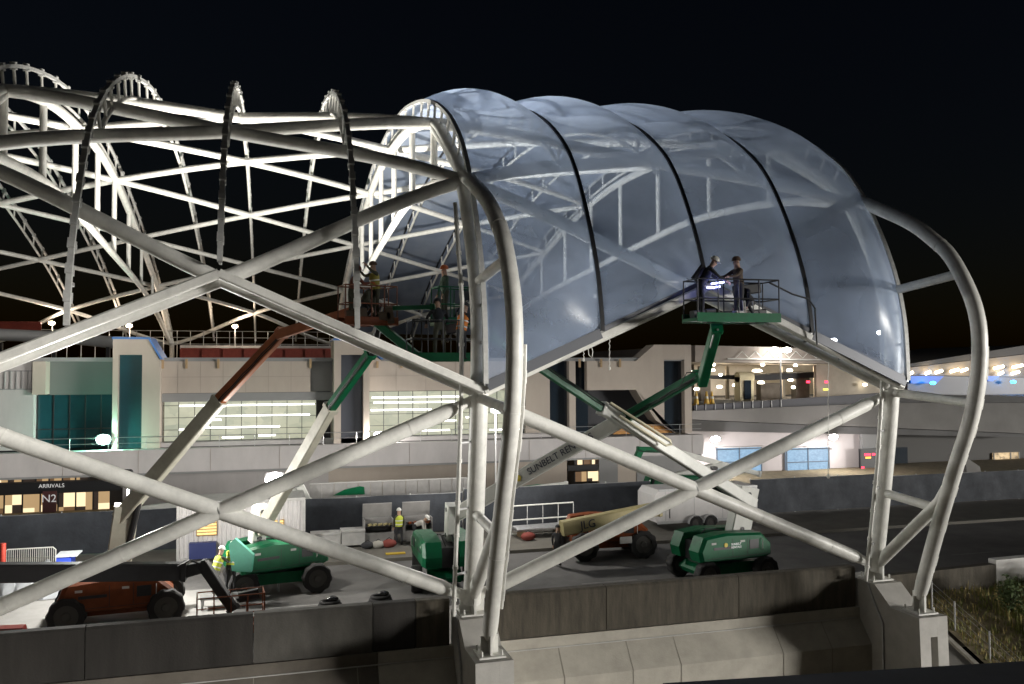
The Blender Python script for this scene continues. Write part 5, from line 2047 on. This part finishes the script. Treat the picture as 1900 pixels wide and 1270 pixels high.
ZPV = .146
screen_fence('dark screen fence along the pavement at the left picture edge', -16.5, fx(330, 43), 43, ZPV, 2.1)
screen_fence('dark screen fence behind the white boxes and tool chests', fx(560, 43), fx(862, 43), 43.6, ZPV, 2.15)
screen_fence('dark screen fence behind the cream boomed lift', fx(866, 43), fx(1215, 43), 43.7, ZPV, 2.3)
screen_fence('dark screen fence below the pale blue windows', fx(1400, 43), fx(1640, 43), 43.5, ZPV, 2.15)
screen_fence('dark screen fence running right past the rightmost leg', fx(1642, 43), fx(1960, 43), 43.5, ZPV, 2.0)
ho = thing('hoarding', 'grey sheet hoarding with upright joints behind the dark screen fence', 'hoarding', (fx(730, 47), 47, ZPV))
m = MB()
n = 14
xa, xb = fx(575, 47), fx(880, 47)
for i in range(n):
    x0 = xa + (xb - xa) * i / n
    x1 = xa + (xb - xa) * (i + 1) / n
    m.box((x0 + .015, 47 + .03 * (i % 2), ZPV), (x1 - .015, 47.06 + .03 * (i % 2), 2.45))
m.build('panel', PANELG, ho, smooth=False)
m = MB()
m.box((xa, 46.95, 2.452), (xb, 47.12, 2.5))
m.build('capping', BOXW, ho, smooth=False)
m = MB()
gp = [(618, 1.8), (640, 2.1), (668, 2.25), (676, 2.2), (677, 1.8)]
m.prism([(fx(a_, 47), 46.94, z_) for a_, z_ in gp], (0, .04, 0))
m.build('green_sheet', GREEN, ho, smooth=False)

# pavement beyond the wall line, kerb shade comes from the real step
so_ = thing('site_office', 'white ribbed site office container with orange lit windows', 'site office', (fx(450, 40.5), 41, .146))
x0, x1, y0, y1, zt = fx(332, 40.2), fx(566, 40.2), 40.2, 42.7, 2.72
zb_ = .146
m = MB()
vs, fs = [], []
n = 110
for i in range(n + 1):
    x = x0 + (x1 - x0) * i / n
    dy = .045 if (i // 2) % 2 else 0
    vs += [(x, y0 + dy, zb_ + .15), (x, y0 + dy, zt - .1)]
for i in range(n):
    fs.append((i * 2, i * 2 + 2, i * 2 + 3, i * 2 + 1))
m.add(vs, fs)
m.box((x0, y0 + .06, zb_ + .1), (x1, y1, zt - .05))
m.build('shell', TRAILW, so_, smooth=False)
m = MB()
m.box((x0 - .03, y0 - .05, zb_), (x1 + .03, y1 + .02, zb_ + .147)).box((x0 - .03, y0 - .05, zt - .098), (x1 + .03, y1 + .02, zt + .02))
for xx in (x0 - .04, x1 - .08):
    m.box((xx, y0 - .045, zb_ + .148), (xx + .12, y0 + .05, zt - .1))
m.build('corner_frame', BOXW, so_, smooth=False)
for a, c in ((368, 404), (497, 527)):
    xa, xb = fx(a, y0), fx(c, y0)
    za, zc_ = A(a, 994, y0).z, A(a, 966, y0).z
    m = MB()
    m.box((xa, y0 - .03, za), (xb, y0 - .012, zc_))
    w = m.build('window', WINO, so_, smooth=False)
    m = MB()
    for q in range(6):
        zz = za + (zc_ - za) * q / 5
        m.box((xa - .03, y0 - .06, zz - .018), (xb + .03, y0 - .034, zz + .018))
    for xx in (xa - .03, xb):
        m.box((xx, y0 - .061, za - .02), (xx + .03, y0 - .033, zc_ + .02))
    m.build('blind_slat', mat('tan blind', (.25, .16, .06), .6), w, smooth=False)
m = MB()
m.box((fx(355, y0), y0 - .4, zb_ + .16), (fx(404, y0), y0 - .07, 1.0))
m.build('navy_cabinet', NAVY, so_, smooth=False)

# enclosed cargo trailer
ct = thing('cargo_trailer', 'white enclosed cargo trailer with twin wheels behind the crossing tubes', 'trailer', (fx(1300, 40.5), 41, ZPV))
x0, x1, y0, y1 = fx(1216, 40.3), fx(1402, 40.3), 40.3, 42.4
zb2, zt2 = .62, A(1300, 906, 40.3).z
m = MB()
m.prism([(x0, y0, zb2), (x0 - .1, y0, zb2 + .4), (x0 - .1, y0, zt2 - .3), (x0 + .15, y0, zt2), (x1, y0, zt2), (x1, y0, zb2)], (0, y1 - y0, 0))
m.build('body', TRAILW, ct, smooth=False)
m = MB()
m.box((x0 + .02, y0 - .02, zb2 - .08), (x1, y0 - .002, zb2 + .06)).box((x0 + .1, y0 - .02, zt2 - .1), (x1, y0 - .003, zt2 + .02))
for q in range(4):
    xx = x0 + .5 + q * (x1 - x0 - .6) / 3.2
    m.box((xx - .015, y0 - .012, zb2 + .07), (xx + .015, y0 - .003, zt2 - .11))
m.build('trim', GALV, ct, smooth=False)
m = MB()
xx = fx(1240, y0)
m.box((xx - .02, y0 - .02, zb2 + .2), (xx + .02, y0 - .004, zt2 - .25)).box((xx + .6, y0 - .03, zb2 + .95), (xx + .75, y0 - .004, zb2 + 1.1))
m.build('side_door_trim', BLACK, ct, smooth=False)
for px in (1286, 1313):
    wheel(ct, V(fx(px, y0), y0 - .05, .146 + .36), (0, 1, 0), .36, .24)
    m = MB()
    cx = fx(px, y0)
    pts = [V(cx + .43 * math.cos(a), y0 - .2, .146 + .36 + .43 * math.sin(a)) for a in [math.pi * q / 10 for q in range(11)]]
    pi_ = [V(cx + .40 * math.cos(a), y0 - .2, .146 + .36 + .40 * math.sin(a)) for a in [math.pi * q / 10 for q in range(11)]]
    m.prism(pts + pi_[::-1], (0, .19, 0))
    m.build('fender', GALV, ct, smooth=False)


def chest(label, px0, px1, py0, py1, Y, m_, group='white job boxes'):
    x0, x1 = fx(px0, Y, 1000), fx(px1, Y, 1000)
    z1 = A((px0 + px1) / 2, py0, Y).z
    t = thing('job_box', label, 'job box', ((x0 + x1) / 2, Y + .4, ZPV), 0, group)
    m = MB()
    m.beam((x0, Y + .4, ZPV + .1 + (z1 - ZPV - .2) / 2), (x1, Y + .4, ZPV + .1 + (z1 - ZPV - .2) / 2), .8, z1 - ZPV - .2, bev=.04)
    b_ = m.build('body', m_, t)
    m = MB()
    m.beam((x0 - .02, Y + .4, z1 - .05), (x1 + .02, Y + .4, z1 - .05), .84, .1, bev=.1)
    m.build('lid', m_, t)
    m = MB()
    for xx in (x0 + .15, x1 - .25):
        m.box((xx, Y + .05, ZPV), (xx + .1, Y + .75, ZPV + .1))
    m.build('skid', BLACK, t, smooth=False)
    return t


chest('long white job box standing on the pavement right of the site office', 578, 632, 990, 1022, 41.0, BOXW)
chest('shorter white job box with a cup on its lid next to the tool chests', 634, 677, 984, 1016, 41.0, BOXW)
for i, (px0, px1, lb) in enumerate(((676, 731, 'open grey tool chest left of the yellow vested worker'), (751, 803, 'open grey tool chest right of the yellow vested worker'))):
    Y = 41.2
    x0, x1 = fx(px0, Y, 1000), fx(px1, Y, 1000)
    t = thing('tool_chest', lb, 'tool chest', ((x0 + x1) / 2, Y + .4, ZPV), 0, 'open tool chests')
    m = MB()
    m.box((x0, Y, ZPV + .1), (x1, Y + .05, .75)).box((x0, Y + .85, ZPV + .1), (x1, Y + .9, 1.35)).box((x0, Y + .051, ZPV + .1), (x1, Y + .849, ZPV + .16))
    m.box((x0, Y + .051, ZPV + .161), (x0 + .05, Y + .849, 1.35)).box((x1 - .05, Y + .051, ZPV + .161), (x1, Y + .849, 1.35))
    m.build('body', PANELG, t, smooth=False)
    m = MB()
    m.prism([(x0, Y + .9, 1.36), (x0, Y + .75, 2.02), (x0, Y + .8, 2.05), (x0, Y + .95, 1.4)], (x1 - x0, 0, 0))
    m.build('open_lid', PANELG, t, smooth=False)
    m = MB()
    m.box((x0 + .06, Y + .1, 1.0), (x1 - .06, Y + .84, 1.04)).box((x0 + .06, Y + .3, .8), (x1 - .3, Y + .8, .98))
    m.build('shelf', BDARK, t, smooth=False)
    m = MB()
    for q in range(5):
        xx = x0 + .2 + q * (x1 - x0 - .4) / 4
        m.beam((xx, Y + .2, 1.09), (xx + .16, Y + .35, 1.1), .1, .1)
    m.build('tools', [CREAM, ORANGE][i], t)


def bag(name, label, px, py, Y, m_, r=.24, cat='bag'):
    p = A(px, py, Y)
    t = thing(name, label, cat, (p.x, Y, ZPV if Y > 38.4 else 0), 0, 'bags and loose kit on the pavement')
    z = t.location.z
    m = MB()
    m.ball((p.x, Y, z + r * .62), r, 12, 8, (1.2, .8, .68))
    m.build('sack', m_, t)
    m = MB()
    m.tube([(p.x - r * .5, Y, z + r * 1.2), (p.x, Y, z + r * 1.55), (p.x + r * .5, Y, z + r * 1.2)], .02, 6)
    m.build('handle', BLACK, t)


bag('tool_bag', 'dark grey tool bag nearest the white job box', 682, 1015, 40.6, CLOTHD, .26)
bag('tool_bag', 'pale canvas tool bag in front of the left tool chest', 702, 1014, 40.6, mat('pale canvas', (.36, .34, .3), .9), .27)
bag('tool_bag', 'red and white tool bag in front of the left tool chest', 722, 1014, 40.6, mat('red canvas', (.20, .04, .03), .8), .3)
bk = thing('bucket', 'white plastic bucket in front of the stooping worker', 'bucket', (A(776, 1008, 40.4).x, 40.4, ZPV), 0)
p = bk.location
m = MB()
m.tube([(p.x, p.y, ZPV), (p.x, p.y, ZPV + .36)], [.13, .17], 16)
m.build('pail', BOXW, bk)
m = MB()
m.tube([(p.x - .17, p.y, ZPV + .34), (p.x - .1, p.y - .12, ZPV + .2), (p.x + .1, p.y - .12, ZPV + .2), (p.x + .17, p.y, ZPV + .34)], .01, 6)
m.build('handle', GALV, bk)
tg = thing('kerb_marker', 'yellow strip of warning tape lying on the pavement near the kerb', 'marker', (A(732, 1040, 39).x, 39.0, ZPV))
m = MB()
m.box((A(716, 1040, 39).x, 38.9, ZPV + .004), (A(752, 1040, 39).x, 39.2, ZPV + .05))
m.build('strip', YELL, tg, smooth=False)

# ladder frame and pipes right of the middle leg
lf = thing('scaffold_frame', 'white scaffold frame standing in front of the dark fence right of the middle leg', 'scaffold', (fx(1005, 41.5), 41.5, ZPV))
m = MB()
x0, x1 = fx(948, 41.5), fx(1062, 41.5)
for py in (937, 963, 988):
    z = A(1005, py, 41.5).z
    m.tube([(x0, 41.5, z), (x1, 41.5, z + .05)], .035, 8)
m.build('beam', WHITE, lf)
for q in range(5):
    m = MB()
    xx = x0 + (x1 - x0) * q / 4
    m.tube([(xx, 41.5, ZPV), (xx, 41.5, A(1005, 936, 41.5).z)], .025, 8)
    m.build('upright', GALV, lf)
ps = thing('pipe_stack', 'grey pipes lying in front of the scaffold frame', 'pipes', (fx(1000, 40.9), 40.9, ZPV))
for q in range(5):
    m = MB()
    m.tube([(fx(955, 40.8), 40.6 + q * .2, ZPV + .45 + .03 * (q % 2)), (fx(1050, 40.8), 40.6 + q * .2, ZPV + .5 + .03 * (q % 2))], .09, 10)
    m.build('pipe', GALV, ps)
m = MB()
for px in (968, 1036):
    m.box((fx(px, 40.8) - .08, 40.45, ZPV), (fx(px, 40.8) + .08, 41.6, ZPV + .36))
m.build('bearer', mat('timber', (.2, .13, .07), .8), ps, smooth=False)
bag('tool_bag', 'red cloth bag hanging low by the grey pipes', 980, 1005, 40.2, mat('red canvas', (.20, .04, .03), .8), .32)

# left edge: crowd barrier, wrapped load, blue crate, red drum
cb = thing('crowd_barrier', 'white barred crowd barrier in front of the dark fence at left', 'barrier', (fx(62, 38.8), 38.8, ZPV))
m = MB()
x0, x1 = fx(14, 38.8), fx(108, 38.8)
z0, z1 = A(60, 1045, 38.8).z, A(60, 1020, 38.8).z + .05
z0 = .3
m.tube([(x0, 38.8, z0), (x0, 38.8, z1 - .1), (x0 + .1, 38.8, z1), (x1 - .1, 38.8, z1), (x1, 38.8, z1 - .1), (x1, 38.8, z0), (x0, 38.8, z0)], .025, 8)
m.build('frame', WHITE, cb)
m = MB()
for q in range(1, 24):
    xx = x0 + (x1 - x0) * q / 24
    m.tube([(xx, 38.8, z0), (xx, 38.8, z1)], .011, 6)
for xx in (x0 + .3, x1 - .3):
    m.box((xx - .03, 38.55, ZPV), (xx + .03, 39.05, ZPV + .04)).box((xx - .02, 38.78, ZPV + .041), (xx + .02, 38.82, z0))
m.build('bars', WHITE, cb)
wr = thing('wrapped_load', 'heap of pale plastic wrapped material behind the dark stowed boom', 'load', (fx(60, 36.5), 36.5, 0))
m = MB()
for q, (px, w, h) in enumerate(((22, .8, 1.1), (52, 1.0, 1.25), (88, 1.1, 1.35))):
    c = A(px, 1045, 36.2)
    vs, fs = [], []
    for i in range(7):
        for j in range(16):
            a = 2 * math.pi * j / 16
            r_ = (1 - (i / 6) ** 2.2) * w * .62 + .05 * math.sin(j * 2.7 + i * 1.3)
            vs.append((c.x + r_ * math.cos(a) * 1.1, 36.2 + r_ * math.sin(a) * .8, h * i / 6 + .05 * math.sin(j * 1.9 + i)))
    for i in range(6):
        for j in range(16):
            fs.append((i * 16 + j, i * 16 + (j + 1) % 16, (i + 1) * 16 + (j + 1) % 16, (i + 1) * 16 + j))
    fs.append(tuple(range(96, 112)))
    m.add(vs, fs)
m.build('plastic_wrap', TARP, wr, ang=20)
bc = thing('blue_crate', 'bright blue crate next to the plastic wrapped heap', 'crate', (fx(122, 36.3), 36.3, 0))
m = MB()
m.box((fx(109, 36), 36.0, 0), (fx(136, 36), 36.8, A(120, 1034, 36).z))
m.build('box', mat('bright blue plastic', (.03, .07, .5), .5), bc, smooth=False)
m = MB()
m.box((fx(107, 36), 35.96, A(120, 1034, 36).z + .003), (fx(148, 36), 36.9, A(120, 1034, 36).z + .06))
m.build('cover', TARP, bc, smooth=False)
rdm = thing('red_post', 'slim red marker post at the left picture edge', 'post', (fx(11, 37), 37, 0))
m = MB()
m.tube([(fx(11, 37), 37, 0), (fx(11, 37), 37, A(11, 1008, 37).z)], .1, 12)
m.build('tube', mat('red plastic', (.45, .05, .03), .5), rdm)
m = MB()
m.tube([(fx(11, 37), 37, .0), (fx(11, 37), 37, .08)], .24, 14)
m.build('foot', RUBBER, rdm)
rc = thing('compressor', 'small dark red machine cut by the left picture edge in front', 'compressor', (A(10, 1168, 29.4).x, 29.4, 0))
m = MB()
c = A(14, 1165, 29.4)
m.beam((c.x - 1.0, 29.4, .5), (c.x + .45, 29.4, .48), .8, .55, .7, .5, bev=.3)
m.build('hood', mat('dark red paint', (.16, .02, .015), .35, coat=.4), rc)
m = MB()
for dx in (-.7, .2):
    m.tube([(c.x + dx, 28.98, .22), (c.x + dx, 29.82, .22)], .22, 14)
m.build('wheels', RUBBER, rc)
# loose kit in front of the wall
for px, py, Y, lb in ((612, 1112, 31.2, 'black hose coil lying on the road beyond the parapet at left of the dark panel'), (706, 1112, 31.4, 'small black kit heap on the road beyond the parapet near the middle leg')):
    p = A(px, py, Y)
    t = thing('hose_coil', lb, 'hose', (p.x, Y, 0), 0, 'black kit on the road behind the parapet')
    m = MB()
    for q in range(3):
        m.tube([(p.x + (.42 - q * .05) * math.cos(a), Y + (.34 - q * .04) * math.sin(a), .07 + q * .1) for a in [2 * math.pi * i / 20 for i in range(21)]], .06, 8)
    m.build('coil', RUBBER, t)
    m = MB()
    m.ball((p.x + .1, Y - .05, .38), .16, 12, 8, (1.3, 1, .7))
    m.build('reel', mat('glossy black plastic', (.01, .01, .012), .15), t)
# white sheets on the ground under the stowed boom
wsh = thing('ground_sheet', 'white plastic sheet lying under the orange lift in front', 'sheet', (A(205, 1158, 29.8).x, 29.6, 0))
p0 = A(170, 1160, 29.6)
m = MB()
vs, fs = [], []
for i in range(9):
    for j in range(5):
        vs.append((p0.x + i * .17, 29.2 + j * .2, .03 + .02 * math.sin(i * 1.7 + j * 2.1) + .12 * (i == 8)))
for i in range(8):
    for j in range(4):
        fs.append((i * 5 + j, i * 5 + 5 + j, i * 5 + 6 + j, i * 5 + 1 + j))
m.add(vs, fs)
m.build('plastic', TARP, wsh)

# hanging lines under the eave
for i, (px, y0_, y1_, lb) in enumerate(((1083, 637, 668, 'short looped rope hanging under the film eave at left'), (1131, 630, 684, 'thin chain hanging under the film eave with a weight'), (1537, 672, 884, 'long thin white cable hanging in front of the blue windows'))):
    Y = 22.9
    a, b_ = A(px, y0_, Y), A(px, y1_, Y)
    t = thing('hanging_line', lb, 'rope', a, 0, 'lines hanging under the canopy eave')
    m = MB()
    nseg = 14
    m.tube([a.lerp(b_, q / nseg) + V(.02 * math.sin(q * 2.3), 0, 0) for q in range(nseg + 1)], .011, 6)
    if i == 0:
        m.tube([a + V(.12, 0, 0), b_.lerp(a, .3) + V(.16, 0, 0), b_.lerp(a, .1) + V(.25, 0, 0), b_.lerp(a, .5) + V(.28, 0, 0), a + V(.2, 0, .05)], .011, 6)
    m.build('line', WHITE, t)
    m = MB()
    m.ball(b_, .035 if i < 2 else .05, 8, 6, (1, 1, 1.6))
    m.build('weight', WHITE, t)
